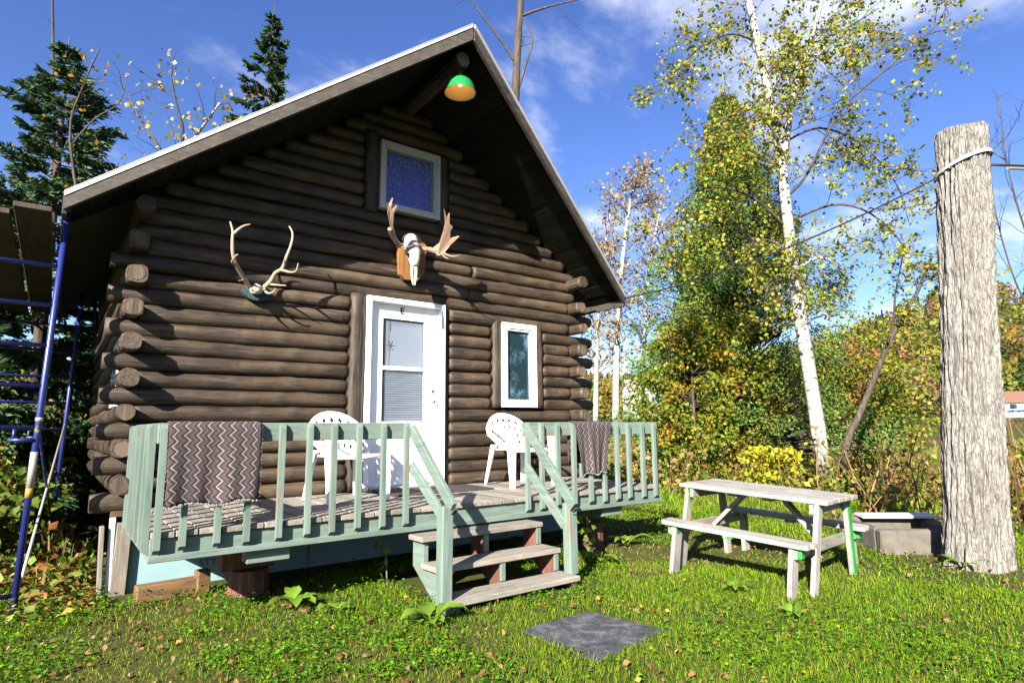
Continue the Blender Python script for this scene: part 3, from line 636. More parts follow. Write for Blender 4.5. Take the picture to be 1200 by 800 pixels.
dm = MB(); dm.box((.62, -.42, ZD + .009), (1.15, .62, .014), Matrix.Rotation(-.04, 3, 'Z'), .004); tag(dm.build('doormat', 'doormat'), 'dark doormat lying on the porch planks before the white door', 'doormat')

# ------------------------------------------------------------------ plastic armchairs
def make_chair(label):
    """monobloc armchair; local frame: front towards -y, origin on the floor"""
    r = thing('plastic_chair', label, 'chair', (0, 0, 0), 'white plastic armchairs on the porch')
    # backrest: fan-shaped sheet pierced by rows of diamonds and triangles
    nu, nv = 72, 72; t = np.linspace(-1, 1, nu + 1); s = np.linspace(0, 1, nv + 1)
    def halfw(v): return 0.19 + 0.125 * np.clip((v - .12) / .55, 0, 1) ** 1.3
    zb, zt = 0.40, 0.83
    def bp(u, v):
        hw = halfw(v); x = u * hw; top = 1 - 0.42 * abs(u) ** 2.4; z = zb + (zt - zb) * v * (top if v > 0 else 1)
        y = 0.17 + 0.20 * v - 0.15 * (abs(u) ** 2.2) * (0.3 + .7 * v); return (x, y, z)
    V = np.array([bp(u, v) for v in s for u in t]); keep = []
    for iv in range(nv):
        for iu in range(nu):
            u = (t[iu] + t[iu + 1]) / 2; v = (s[iv] + s[iv + 1]) / 2; hole = False
            for row, (vc, hv, n, off) in enumerate(((.80, .075, 6, .5), (.61, .10, 7, 0), (.42, .10, 7, .5), (.23, .09, 6, 0))):
                wu = 1.62 / n; q = (u + .81) / wu + off; f = abs(q - math.floor(q) - .5) * 2; dv = (v - vc) / hv
                if abs(u) < .80 and abs(dv) < 1 and f < .46 * (1 - abs(dv)) * (1.0 if row else (1.2 if dv > -1 else 0)): hole = True
            if not hole: keep.append((iv * (nu + 1) + iu, iv * (nu + 1) + iu + 1, (iv + 1) * (nu + 1) + iu + 1, (iv + 1) * (nu + 1) + iu))
    me = npmesh('backrest', V, np.array(keep)); me.polygons.foreach_set('use_smooth', [True] * len(me.polygons)); o = link('backrest', me, 'plastic', r, True)
    m = o.modifiers.new('thick', 'SOLIDIFY'); m.thickness = .010; m.offset = 0
    b = MB(); n = 16; vs = []; fs = []                        # seat, dished with rolled front lip
    for a in range(n + 1):
        for c in range(n + 1):
            u = a / n * 2 - 1; v = c / n * 2 - 1; y = v * .235 - .02; x = u * (.235 - .03 * (v + 1) / 2)
            z = .425 - .018 * (1 - u * u) * (1 - v * v) - .012 * (v + 1) / 2 - (.035 * max(0, (-v - .8) / .2) ** 2); vs.append((x, y, z))
    for a in range(n):
        for c in range(n): q = a * (n + 1) + c; fs.append((q, q + n + 1, q + n + 2, q + 1))
    b.add(vs, fs); o = b.build('seat', 'plastic', r, True, local=True); m = o.modifiers.new('thick', 'SOLIDIFY'); m.thickness = .016
    b = MB(); b.tube([(-.22, -.245, .40), (0, -.255, .392), (.22, -.245, .40)], .014, 8); b.build('seat_lip', 'plastic', r, True, local=True)
    for sx in (-1, 1):
        # arm: from the wing of the back forward, then down into the front leg
        b = MB(); P = [(sx * .285, .19, .655), (sx * .292, .08, .648), (sx * .295, -.08, .645), (sx * .292, -.19, .635), (sx * .285, -.235, .60)]
        for q in range(len(P) - 1): b.beam(P[q], P[q + 1], .052, .018, ch=.006, ext=.006)
        b.build('armrest', 'plastic', r, local=True)
        def leg(name, top, bot, w0, w1, ang):
            b = MB(); top = Vector(top); bot = Vector(bot); ca, sa = math.cos(ang), math.sin(ang); vs = []
            for p, w in ((top, w0), ((top + bot) / 2, (w0 + w1) / 2), (bot, w1)):     # V-section leg
                for (l, m_) in ((-.5, .0), (0, -.5), (.5, .0), (.42, .13), (0, -.32), (-.42, .13)):
                    vs.append((p.x + (l * ca - m_ * sa) * w, p.y + (l * sa + m_ * ca) * w, p.z))
            fs = [tuple(range(6))[::-1], tuple(range(12, 18))]
            for k in range(2):
                for q in range(6): fs.append((k * 6 + q, k * 6 + (q + 1) % 6, k * 6 + 6 + (q + 1) % 6, k * 6 + 6 + q))
            b.add(vs, fs); b.build(name, 'plastic', r, fix=True, local=True)
        leg('leg', (sx * .275, -.225, .62), (sx * .285, -.265, 0), .125, .06, sx * .5)
        leg('leg', (sx * .215, .19, .46), (sx * .265, .30, 0), .10, .05, sx * 2.4)
    return r
ch1 = make_chair('white plastic armchair between the hanging rug and the door'); ch1.location = (-.43, -.62, ZD + .002); ch1.rotation_euler.z = .10
ch2 = copy_tree(ch1); ch2['label'] = 'white plastic armchair on the porch below the narrow dark window'; ch2.location = (1.68, -.56, ZD + .002); ch2.rotation_euler.z = -.03

# ------------------------------------------------------------------ rugs on the railing
def rug(name, x0, x1, zf, zb, label, slant=0.0, fold=0.0, bulge=.01):
    """cloth over the top rail: back flap, over the rail, front flap"""
    yo, yi, zt = PY0 - .072, PY0 + .022, 1.408
    prof = [(yi + .012, zb)] + [(yi + .010, zb + (zt - .02 - zb) * q / 6) for q in range(1, 7)] + [(yi, zt - .004), ((yo + yi) / 2 + .02, zt + .004), (yo + .03, zt), (yo + .002, zt - .012), (yo - .008, zt - .04)]
    prof += [(yo - .010, zt - .04 - (zt - .04 - zf) * q / 18) for q in range(1, 19)]
    L = [0]
    for a, c in zip(prof, prof[1:]): L.append(L[-1] + math.hypot(c[0] - a[0], c[1] - a[1]))
    nx = 60; V = []; UV = []; k = len(prof)
    for i in range(nx + 1):
        u = i / nx
        for j, (y, z) in enumerate(prof):
            h = max(0, (zt - z) / (zt - zf)) if j > 9 else 0
            x = x0 + (x1 - x0) * u
            if fold: x = x + h * fold * (0.55 - u) * (1 - .3 * h) + slant * h
            yy = y - h * (bulge * (1 + math.sin(u * 9 + 1.0 + fold * 8) + .5 * math.sin(u * 21 + h)) + (abs(fold) * .10 * math.exp(-((u - .42) / .06) ** 2)))
            zz_ = z - h * (.012 * math.sin(u * 11 + 2) + slant * .35 * (u)) + random.uniform(-.003, .003) * (j in (0, k - 1))
            V.append((x + (random.uniform(-.004, .004) if i in (0, nx) else 0), yy, zz_)); UV.append(((x1 - x0) * u, L[j]))
    F = [(i * k + j, (i + 1) * k + j, (i + 1) * k + j + 1, i * k + j + 1) for i in range(nx) for j in range(k - 1)]
    me = bpy.data.meshes.new(name); me.from_pydata(V, [], F); ul = me.uv_layers.new(name='UVMap')
    for lp in me.loops: ul.data[lp.index].uv = UV[lp.vertex_index]
    me.polygons.foreach_set('use_smooth', [True] * len(F)); o = link(name, me, 'rug'); m = o.modifiers.new('thick', 'SOLIDIFY'); m.thickness = .008; m.offset = 1
    b = MB()                                                    # short fringe along the lower hem and the sides
    for i in range(nx * 3):
        u = random.random(); q = V[int(u * nx) * k + k - 1]; b.add([(q[0] - .0025, q[1] - .004, q[2] + .004), (q[0] + .0025, q[1] - .004, q[2] + .004), (q[0] + random.uniform(-.008, .008), q[1] - .006, q[2] - random.uniform(.004, .016))], [(0, 1, 2)])
    for i in range(160):
        j = random.randint(10, k - 1)
        for e, sg in ((0, -1), (nx, 1)): q = V[e * k + j]; b.add([(q[0], q[1] - .004, q[2] - .0025), (q[0], q[1] - .004, q[2] + .0025), (q[0] + sg * random.uniform(.003, .012), q[1] - .004, q[2] + random.uniform(-.006, .006))], [(0, 1, 2)])
    fr = b.build('fringe', 'strap', o); fr['kind'] = 'stuff'
    return tag(o, label, 'rug', 'chevron rugs drying on the railing')
rug('chevron_rug', -2.055, -1.475, .865, 1.02, 'wide chevron patterned rug hung over the railing near the porch corner', bulge=.022)
rug('chevron_rug', 1.56, 2.10, .875, .98, 'folded chevron patterned rug bunched over the railing beyond the steps', -.02, .28, .016)

# ------------------------------------------------------------------ antlers and skull on the wall
ant = thing('deer_antlers', 'pale branching antlers mounted on a small teal plaque on the log wall', 'antlers', (-1.172, -0.020, 2.693))
def at_(pts): return pts
pl = Vector((-1.166, -0.030, 2.692)); b = MB()
b.prism([(pl.x + .145 * math.cos(a) * (1 if math.sin(a) > 0 else .9), pl.y + .03, pl.z - .01 + .075 * math.sin(a)) for a in [i / 14 * 6.283 for i in range(14)]], (0, -.07, .0)); b.build('plaque', 'teal_cloth', ant, fix=True)
b = MB(); b.tube([(-1.223, -0.100, 2.688), (-1.193, -0.130, 2.712), (-1.148, -0.110, 2.713)], [.04, .06, .04], 8); b.build('skull_cap', 'bone', ant, smooth=True)
def tine(m, pts, r0, r1=None, n=8):
    k = len(pts); r1 = r1 if r1 is not None else .004
    P = [Vector(p) for p in pts]; S = []                      # Catmull-Rom smoothing
    for i in range(k - 1):
        p0, p1, p2, p3 = P[max(i - 1, 0)], P[i], P[i + 1], P[min(i + 2, k - 1)]
        for q in range(4):
            t = q / 4; S.append(.5 * ((2 * p1) + (p2 - p0) * t + (2 * p0 - 5 * p1 + 4 * p2 - p3) * t * t + (3 * p1 - p0 - 3 * p2 + p3) * t ** 3))
    S.append(P[-1]); kk = len(S); m.tube(S, [r0 + (r1 - r0) * (i / (kk - 1)) ** 1.3 for i in range(kk)], n, rough=.03)
b = MB(); tine(b, [(-1.227, -0.100, 2.688), (-1.311, -0.170, 2.772), (-1.422, -0.280, 2.881), (-1.470, -0.340, 2.981), (-1.483, -0.360, 3.091), (-1.485, -0.360, 3.169), (-1.507, -0.340, 3.261)], .024, .008)
tine(b, [(-1.484, -0.360, 3.137), (-1.435, -0.370, 3.197), (-1.395, -0.380, 3.234), (-1.343, -0.400, 3.254)], .016, .005); tine(b, [(-1.436, -0.280, 2.887), (-1.471, -0.340, 2.886), (-1.461, -0.420, 2.923), (-1.447, -0.450, 2.934)], .014, .004)
tine(b, [(-1.314, -0.170, 2.771), (-1.351, -0.200, 2.755), (-1.385, -0.240, 2.739)], .010, .003); tine(b, [(-1.245, -0.120, 2.710), (-1.261, -0.220, 2.649), (-1.248, -0.300, 2.630)], .015, .004); b.build('antler', 'antler_pale', ant, smooth=True)
b = MB(); tine(b, [(-1.153, -0.100, 2.714), (-1.105, -0.140, 2.756), (-1.074, -0.180, 2.804), (-1.051, -0.230, 2.868), (-1.005, -0.290, 2.911), (-0.984, -0.340, 3.022), (-0.957, -0.370, 3.131), (-0.946, -0.370, 3.246), (-0.976, -0.350, 3.323)], .024, .008)
tine(b, [(-1.023, -0.270, 2.895), (-0.988, -0.320, 2.877), (-0.951, -0.360, 2.861), (-0.909, -0.400, 2.870), (-0.896, -0.420, 2.947)], .015, .004); tine(b, [(-1.089, -0.150, 2.765), (-1.027, -0.220, 2.751), (-0.965, -0.300, 2.738)], .013, .004)
tine(b, [(-1.131, -0.120, 2.726), (-1.110, -0.200, 2.665), (-1.077, -0.270, 2.663), (-1.063, -0.300, 2.700)], .015, .004); tine(b, [(-0.997, -0.290, 2.912), (-1.003, -0.330, 2.953), (-1.009, -0.360, 2.996)], .008, .003); b.build('antler', 'antler_pale', ant, smooth=True)

mo = thing('moose_skull', 'white moose skull with palmate antlers on a wooden shield above the door', 'skull', (0.485, -0.020, 3.244))
b = MB(); b.prism([(0.329, -0.030, 3.419), (0.352, -0.030, 3.099), (0.417, -0.030, 3.048), (0.571, -0.030, 3.050), (0.660, -0.030, 3.145), (0.690, -0.030, 3.483), (0.563, -0.030, 3.607), (0.430, -0.030, 3.561)], (0, -.06, 0)); b.build('shield', 'plaque', mo, fix=True)
def blob(m, pts, rx, n=14, flat=1.0):
    """loft of elliptical rings along a polyline: rx list of (half width, half height)"""
    P = [Vector(p) for p in pts]; vs = []; fs = []; k = len(P)
    for i, p in enumerate(P):
        d = (P[min(i + 1, k - 1)] - P[max(i - 1, 0)]).normalized(); side = Vector((1, 0, 0)); side = (side - d * side.dot(d)).normalized(); up = d.cross(side)
        for j in range(n): a = 2 * math.pi * j / n; vs.append(p + side * math.cos(a) * rx[i][0] + up * math.sin(a) * rx[i][1])
    for i in range(k - 1):
        for j in range(n): fs.append((i * n + j, i * n + (j + 1) % n, (i + 1) * n + (j + 1) % n, (i + 1) * n + j))
    fs += [tuple(range(n))[::-1], tuple((k - 1) * n + j for j in range(n))]; m.add(vs, fs)
b = MB(); blob(b, [(0.441, -0.160, 3.518), (0.415, -0.220, 3.477), (0.396, -0.270, 3.401), (0.403, -0.300, 3.305), (0.405, -0.330, 3.210), (0.395, -0.350, 3.135)], [(.03, .05), (.075, .08), (.088, .08), (.095, .075), (.062, .062), (.045, .05)]); sk = b.build('skull', 'bone', mo, smooth=True, fix=True)
b = MB()
for u in (482.7, 487.6): tine(b, [(-2.658, -6.182, 1.343)] if False else [Vector((0.395, -0.340, 3.157)) + Vector(((u - 485) * .009, 0, 0)), Vector((0.371, -0.390, 3.025)) + Vector(((u - 485) * .010, 0, 0)), Vector((0.352, -0.430, 2.899)) + Vector(((u - 485) * .004, 0, 0))], .021, .008)
b.build('nose_bone', 'bone', mo, smooth=True)
for c in ((0.306, -0.345, 3.268), (0.465, -0.345, 3.275)): b = MB(); b.lathe([(.001, .022), (.017, .014), (.023, 0), (.017, -.014), (.001, -.022)], c, 10); b.build('eye_socket', 'fur', mo, smooth=True)
b = MB(); b.lathe([(.001, .05), (.05, .045), (.085, .01), (.09, -.03), (.06, -.06), (.001, -.07)], (0.429, -0.130, 3.524), 14); b.build('hide_patch', 'fur', mo, smooth=True)
b = MB(); tine(b, [(0.410, -0.200, 3.431), (0.336, -0.220, 3.393), (0.253, -0.260, 3.378), (0.122, -0.380, 3.410), (0.042, -0.460, 3.468)], .028, .03, 10)
def palm(m, pts, th):
    P = [Vector(p) for p in pts]; c = sum(P, Vector()) / len(P); nrm = (P[1] - P[0]).cross(P[len(P) // 2] - P[0]).normalized(); m.prism([p - nrm * th / 2 for p in P], nrm * th)
palm(b, [(0.087, -0.420, 3.412), (0.021, -0.500, 3.509), (-0.034, -0.560, 3.593), (-0.045, -0.600, 3.672), (-0.021, -0.640, 3.739), (-0.027, -0.610, 3.654), (-0.014, -0.600, 3.613), (0.021, -0.660, 3.663), (0.011, -0.600, 3.591), (0.037, -0.530, 3.504), (0.112, -0.440, 3.421)], .018); b.build('antler', 'antler', mo, fix=True)
b = MB(); tine(b, [(0.476, -0.200, 3.423), (0.559, -0.230, 3.390), (0.637, -0.270, 3.388), (0.693, -0.330, 3.358)], .028, .032, 10)
palm(b, [(0.665, -0.300, 3.406), (0.708, -0.360, 3.454), (0.705, -0.450, 3.562), (0.686, -0.520, 3.639), (0.624, -0.600, 3.772), (0.685, -0.560, 3.687), (0.694, -0.600, 3.742), (0.723, -0.550, 3.638), (0.765, -0.550, 3.611), (0.753, -0.520, 3.572), (0.772, -0.480, 3.486), (0.833, -0.580, 3.503), (0.790, -0.470, 3.431), (0.752, -0.440, 3.371), (0.719, -0.420, 3.320), (0.676, -0.360, 3.307)], .022)
tine(b, [(0.708, -0.400, 3.333), (0.718, -0.460, 3.270), (0.745, -0.500, 3.242)], .012, .004); tine(b, [(0.714, -0.410, 3.337), (0.750, -0.500, 3.281), (0.792, -0.560, 3.264), (0.829, -0.600, 3.276)], .013, .004); b.build('antler', 'antler', mo, fix=True)
b = MB(); tine(b, [(0.203, -0.300, 3.339), (0.256, -0.360, 3.323), (0.371, -0.380, 3.363)], .012, .005); b.build('broken_bone', 'antler', mo, smooth=True)

# ------------------------------------------------------------------ picnic table
pt = thing('picnic_table', 'weathered grey picnic table with flaking green paint standing on the lawn', 'picnic table', (2.867, -2.848, 0.0))
pt.rotation_mode = 'QUATERNION'; pt.rotation_quaternion = (Matrix.Rotation(1.663, 3, 'Z') @ Matrix.Rotation(-.05, 3, 'Y')).to_quaternion()
for ax in 'xyz': M['pt_' + ax] = wood('pt_' + ax, (0.10, 0.094, 0.086), (0.225, 0.214, 0.198), (0.32, 0.308, 0.288), ax, 36, 0.85, 0.005, var=.10, crack=True)
M['pt_green'] = wood('pt_green', (0.008, 0.10, 0.012), (0.012, 0.19, 0.025), (0.02, 0.24, 0.04), 'z', 20, 0.5, 0.002, wear=(0.18, 0.16, 0.14), wear_lo=.55, wear_hi=.63, var=.08)
M['pt_mixed'] = wood('pt_mixed', (0.09, 0.075, 0.062), (0.17, 0.15, 0.128), (0.25, 0.225, 0.195), 'y', 30, 0.8, 0.003, wear=(0.012, 0.19, 0.025), wear_lo=.57, wear_hi=.60, var=.08)
TL, TH, BH, BL = 1.42, .746, .427, 1.395
for k in range(5):
    w = .735 / 5; b = MB(); b.box((random.uniform(-.006, .006), -.3675 + (k + .5) * w, TH - .019), (TL, w - .006, .038), ch=.005); b.build('table_plank', 'pt_x', pt, local=True)
def rounded_plank(bld, L, yc, w, zc, h):
    r = .035; pts = []
    for (cx_, cy_, a0) in ((L / 2 - r, w / 2 - r, 0), (-L / 2 + r, w / 2 - r, 1), (-L / 2 + r, -w / 2 + r, 2), (L / 2 - r, -w / 2 + r, 3)):
        for q in range(4): a = (a0 + q / 3) * math.pi / 2; pts.append((cx_ + r * math.cos(a), yc + cy_ + r * math.sin(a), zc - h / 2))
    bld.prism(pts, (0, 0, h))
for s in (-1, 1):
    for q in (0, 1):
        b = MB(); rounded_plank(b, BL - .02 * q, s * (.585 + .10 * q), .094, BH - .019, .038); b.build('bench_plank', 'pt_x', pt, fix=True, local=True)
for e in (-1, 1):
    xe = e * .62
    b = MB(); b.box((xe - e * .044, 0, TH - .038 - .045), (.038, .70, .088)); b.build('top_batten', 'pt_y', pt, local=True)
    b = MB(); b.box((xe - e * .044, 0, BH - .038 - .047), (.038, 1.40, .092)); b.build('bench_bearer', 'pt_mixed', pt, local=True)
    for s in (-1, 1):
        b = MB(); b.beam((xe, s * .31, TH - .04), (xe, s * .465, -.09), .040, .092, up=(0, 1, 0)); b.build('leg', 'pt_z', pt, local=True)
        b = MB(); b.beam((xe - e * .075, s * .645, BH - .04), (xe - e * .075, s * .715, -.10), .040, .12, up=(0, 1, 0)); b.build('bench_leg', 'pt_z', pt, local=True)
        b = MB(); b.prism([(xe - e * .0215, s * .16, TH - .041), (xe - e * .0215, s * .37, TH - .041), (xe - e * .0215, s * .335, TH - .19)], (e * .004, 0, 0)); b.build('green_gusset', 'pt_green', pt, fix=True, local=True)
        b = MB(); b.box((xe - e * .045, s * .66, BH - .09), (.10, .075, .075), None, .008); b.build('green_block', 'pt_green', pt, local=True)
    b = MB(); b.beam((e * .52, 0, BH - .10), (e * .16, 0, TH - .04), .038, .085, up=(0, 1, 0)); b.build('brace', 'pt_z', pt, local=True)
    b = MB(); b.box((e * .17, 0, TH - .055), (.10, .60, .03)); b.build('cross_batten', 'pt_green', pt, local=True)
    if e < 0:
        b = MB(); b.beam((xe - .0225, -.325, TH - .06), (xe - .0225, -.46, -.07), .006, .06, up=(0, 1, 0)); b.build('green_face', 'pt_green', pt, local=True)
for s in (-1, 1):
    b = MB(); b.box((0, s * .635, BH - .05), (.09, .20, .022)); b.build('bench_batten', 'pt_green', pt, local=True)

# ------------------------------------------------------------------ rubber slab on the lawn
V4 = [Vector((-0.083, -2.855, 0.012)), Vector((0.563, -2.799, 0.012)), Vector((0.674, -3.418, 0.012)), Vector((-0.070, -3.538, 0.012))]
gzf = lambda q: float(gz(q.x, q.y))
b = MB(); n = 16; vs = []
for a in range(n + 1):
    for c in range(n + 1):
        u, v = a / n, c / n; q = (V4[0] * (1 - u) + V4[1] * u) * (1 - v) + (V4[3] * (1 - u) + V4[2] * u) * v; e = min(u, 1 - u, v, 1 - v)
        vs.append((q.x + (random.uniform(-.005, .005) if e == 0 else 0), q.y + (random.uniform(-.005, .005) if e == 0 else 0), gzf(q) + .010 + .005 * math.sin(u * 5 + 1) * math.cos(v * 4) ))
b.add(vs, [(a * (n + 1) + c, (a + 1) * (n + 1) + c, (a + 1) * (n + 1) + c + 1, a * (n + 1) + c + 1) for a in range(n) for c in range(n)])
o = b.build('stone_slab', 'slate', fix=True); m = o.modifiers.new('thick', 'SOLIDIFY'); m.thickness = .035; m.offset = -1 if o.data.polygons[0].normal.z > 0 else 1
tag(o, 'dark grey flat square slab lying in the grass before the steps', 'slab')

# ------------------------------------------------------------------ dead trunk with strap and cable
b0 = Vector((4.447, -4.057, -0.035)); b0.z = -.12; t0 = Vector((4.599, -4.329, 4.330))
st = thing('tree_stump', 'tall bare grey tree trunk cut flat on top beside the picnic table', 'tree trunk', (b0.x, b0.y, 0))
nA, nZ = 260, 240; a = np.linspace(0, 2 * np.pi, nA, endpoint=False); zz_ = np.linspace(0, 1, nZ); ZZ, AA = np.meshgrid(zz_, a, indexing='ij'); H = t0.z - b0.z
r = .196 + (.238 - .196) * (1 - ZZ) + .03 * np.exp(-ZZ * 13) * (1 + .5 * np.sin(AA * 5 + 1))
hx = ZZ * H; w1 = vnoise(AA * 0 + np.cos(AA) * 2 + hx * .5, np.sin(AA) * 2, hx * .35) * .35
rid = 1 - np.abs(vnoise(np.cos(AA + w1) * 7, np.sin(AA + w1) * 7, hx * 1.3)) * 2; rid2 = 1 - np.abs(vnoise(np.cos(AA + w1) * 15 + 9, np.sin(AA + w1) * 15, hx * 4.5)) * 2
r = r * (1 + .05 * vnoise(np.cos(AA), np.sin(AA), hx * .8)) + .022 * rid + .016 * rid2 + .006 * vnoise(np.cos(AA) * 24, np.sin(AA) * 24, hx * 14)
camang = math.atan2(CAM.y - b0.y, CAM.x - b0.x); r = r - .035 * np.exp(-((((AA - (camang - .82) + np.pi) % (2 * np.pi)) - np.pi) / .05) ** 2) * np.clip(1.15 - ZZ * 1.3, 0, 1)
cx_ = b0.x + (t0.x - b0.x) * ZZ + .02 * np.sin(ZZ * 5); cy_ = b0.y + (t0.y - b0.y) * ZZ
V = np.stack([cx_ + r * np.cos(AA), cy_ + r * np.sin(AA), b0.z + H * ZZ + (ZZ > .985) * .012 * np.sin(AA * 3)], -1).reshape(-1, 3); i, j = np.meshgrid(np.arange(nZ - 1), np.arange(nA), indexing='ij')
Fq = np.stack([i * nA + j, i * nA + (j + 1) % nA, (i + 1) * nA + (j + 1) % nA, (i + 1) * nA + j], -1).reshape(-1, 4)
me = npmesh('trunk', V, Fq); link('trunk', me, 'stump_bark', st)
b = MB(); b.add([tuple(V[(nZ - 1) * nA + q]) for q in range(nA)], [tuple(range(nA))]); b.build('cut_top', 'grey_z', st)
def ring(ctr, rr, z0, tilt, h, n=48):
    m = MB(); vs = []
    for q in range(n):
        an = 2 * math.pi * q / n; x = ctr[0] + rr * math.cos(an); y = ctr[1] + rr * math.sin(an); d = math.cos(an - camang + math.pi / 2)
        for dz, dr in ((-h / 2, 0), (h / 2, 0), (h / 2, .006), (-h / 2, .006)): vs.append((x + dr * math.cos(an), y + dr * math.sin(an), z0 + tilt * d + dz))
    fs = []
    for q in range(n):
        for e in range(4): fs.append((q * 4 + e, q * 4 + (e + 1) % 4, ((q + 1) % n) * 4 + (e + 1) % 4, ((q + 1) % n) * 4 + e))
    m.add(vs, fs); return m
sc_ = Vector((4.564, -4.310, 3.954)); o = ring((sc_.x, sc_.y), (.246), sc_.z, -.085, .034).build('webbing_strap', 'strap'); tag(o, 'pale webbing strap tied round the top of the dead trunk', 'strap')
def sag(p, q, s, n=24): p = Vector(p); q = Vector(q); return [p.lerp(q, i / n) - Vector((0, 0, s * 4 * (i / n) * (1 - i / n))) for i in range(n + 1)]
b = MB(); pe = Vector((3.66, -.38, 3.16)); ps = Vector((4.245, -4.180, 3.800)); b.tube(sag(ps, pe, .16), .009, 6); tag(b.build('overhead_cable', 'black', smooth=True), 'thin dark cable sagging from the dead trunk to the cabin eave', 'cable')
b = MB(); q0 = Vector((4.693, -4.481, 3.944)); b.tube(sag(q0, q0 + Vector((4.5, -2.6, .25)), .05), .012, 6); cb = b.build('guy_cable', 'black', smooth=True); tag(cb, 'dark cable leaving the dead trunk towards the right edge', 'cable')
b = MB(); b.tube([Vector((5.108, -4.551, 3.996)), Vector((5.306, -4.640, 4.011))], .022, 8); b.build('turnbuckle', 'steel_band', cb)

# ------------------------------------------------------------------ concrete well block behind the table
w0 = Vector((5.05, -3.25, 0)); b = MB(); rt = Matrix.Rotation(-.72, 3, 'Z')
for (cx2, cy2, sx, sy) in ((0, -.42, 1.0, .14), (0, .42, 1.0, .14), (-.43, 0, .14, .70), (.43, 0, .14, .70)): b.box(w0 + rt @ Vector((cx2, cy2, .10)), (sx, sy, .30), rt, .03, .014)
tag(b.build('concrete_curb', 'concrete'), 'low square concrete curb in the grass between table and dead trunk', 'concrete curb')
b = MB(); b.box(w0 + rt @ Vector((.10, .34, .285)), (.85, .22, .03), rt @ Matrix.Rotation(.05, 3, 'X'), .004); tag(b.build('pale_board', 'white_old'), 'pale board laid across the low concrete curb', 'board')

# ------------------------------------------------------------------ scaffold
sf = thing('scaffold', 'blue steel scaffold frame standing beside the cabin corner', 'scaffold', (-3.4, 1.3, 0))
yF, yB, xR_, xL_ = -.26, 3.05, -2.80, -4.25
def pole(name, x, y, zt, lean=.09, r=.0225):
    b = MB(); b.tube([(x, y, -.05), (x + lean * .5, y, zt / 2), (x + lean, y, zt)], r, 12); return b.build(name, 'blue_steel', sf, smooth=True)
for (x, y) in ((xR_, yF), (xL_, yF), (xR_ + .20, yB), (xL_, yB)):
    po = pole('post', x, y, 3.12)
    b = MB(); b.tube([(x + .086, y, 2.98), (x + .091, y, 3.16)], .0185, 12); b.build('coupling_pin', 'steel_band', po, smooth=True)
    if y == yF and x == xR_:
        b = MB(); b.tube([(x + .027, y, .93), (x + .034, y, 1.20)], .0245, 12); b.build('pale_band', 'steel_band', po, smooth=True); b = MB(); b.tube([(x + .025, y, .86), (x + .027, y, .93)], .0247, 12); b.build('yellow_band', 'yellow_band', po, smooth=True)
        b = MB(); b.tube([(x + .042, y, 1.43), (x + .043, y, 1.46)], .0255, 12); b.build('collar', 'steel_band', po, smooth=True)
for y in (yF, yB):
    for z in (.16, 1.385, 1.705, 2.02, 2.34, 2.66):
        b = MB(); xa = xR_ + .03 * z + (.20 if y == yB else 0); b.tube([(xa, y, z), (xL_, y, z + .01)], .0165, 10); b.build('rung', 'blue_steel', sf, smooth=True)
    b = MB(); b.tube([(xR_ + .02, y - .02, 1.29), (xR_ - .12, y - .02, 1.29)], .014, 8); b.tube([(xR_ - .1, y, 1.38), (xR_ - .1, y, 1.28)], .012, 8); b.build('lock_bracket', 'blue_steel', sf, smooth=True)
b = MB(); b.tube([(xR_ + .03, yF, .25), (xR_ + .24, yB, 1.45)], .011, 8); b.build('cross_brace', 'steel_band', sf, smooth=True)
b = MB(); b.tube([(xR_ + .04, yF, 1.40), (xR_ + .22, yB, .18)], .011, 8); b.build('cross_brace', 'blue_steel', sf, smooth=True)
for k in range(6):
    b = MB(); x = -2.93 - k * .25; b.box((x, 2.05 + random.uniform(-.06, .06), 3.00 + random.uniform(-.01, .012) + (.05 if k == 0 else 0)), (.235, 5.0, .042), Matrix.Rotation(random.uniform(-.006, .006), 3, 'Z'), .005)
    tag(b.build('scaffold_plank', 'plank'), ['rough plank on top of the scaffold nearest the cabin eave', 'second plank from the cabin on top of the scaffold', 'third plank from the cabin on top of the scaffold', 'fourth plank from the cabin on top of the scaffold', 'fifth plank from the cabin on top of the scaffold', 'plank on the scaffold farthest from the cabin'][k], 'plank', 'planks laid on the scaffold')

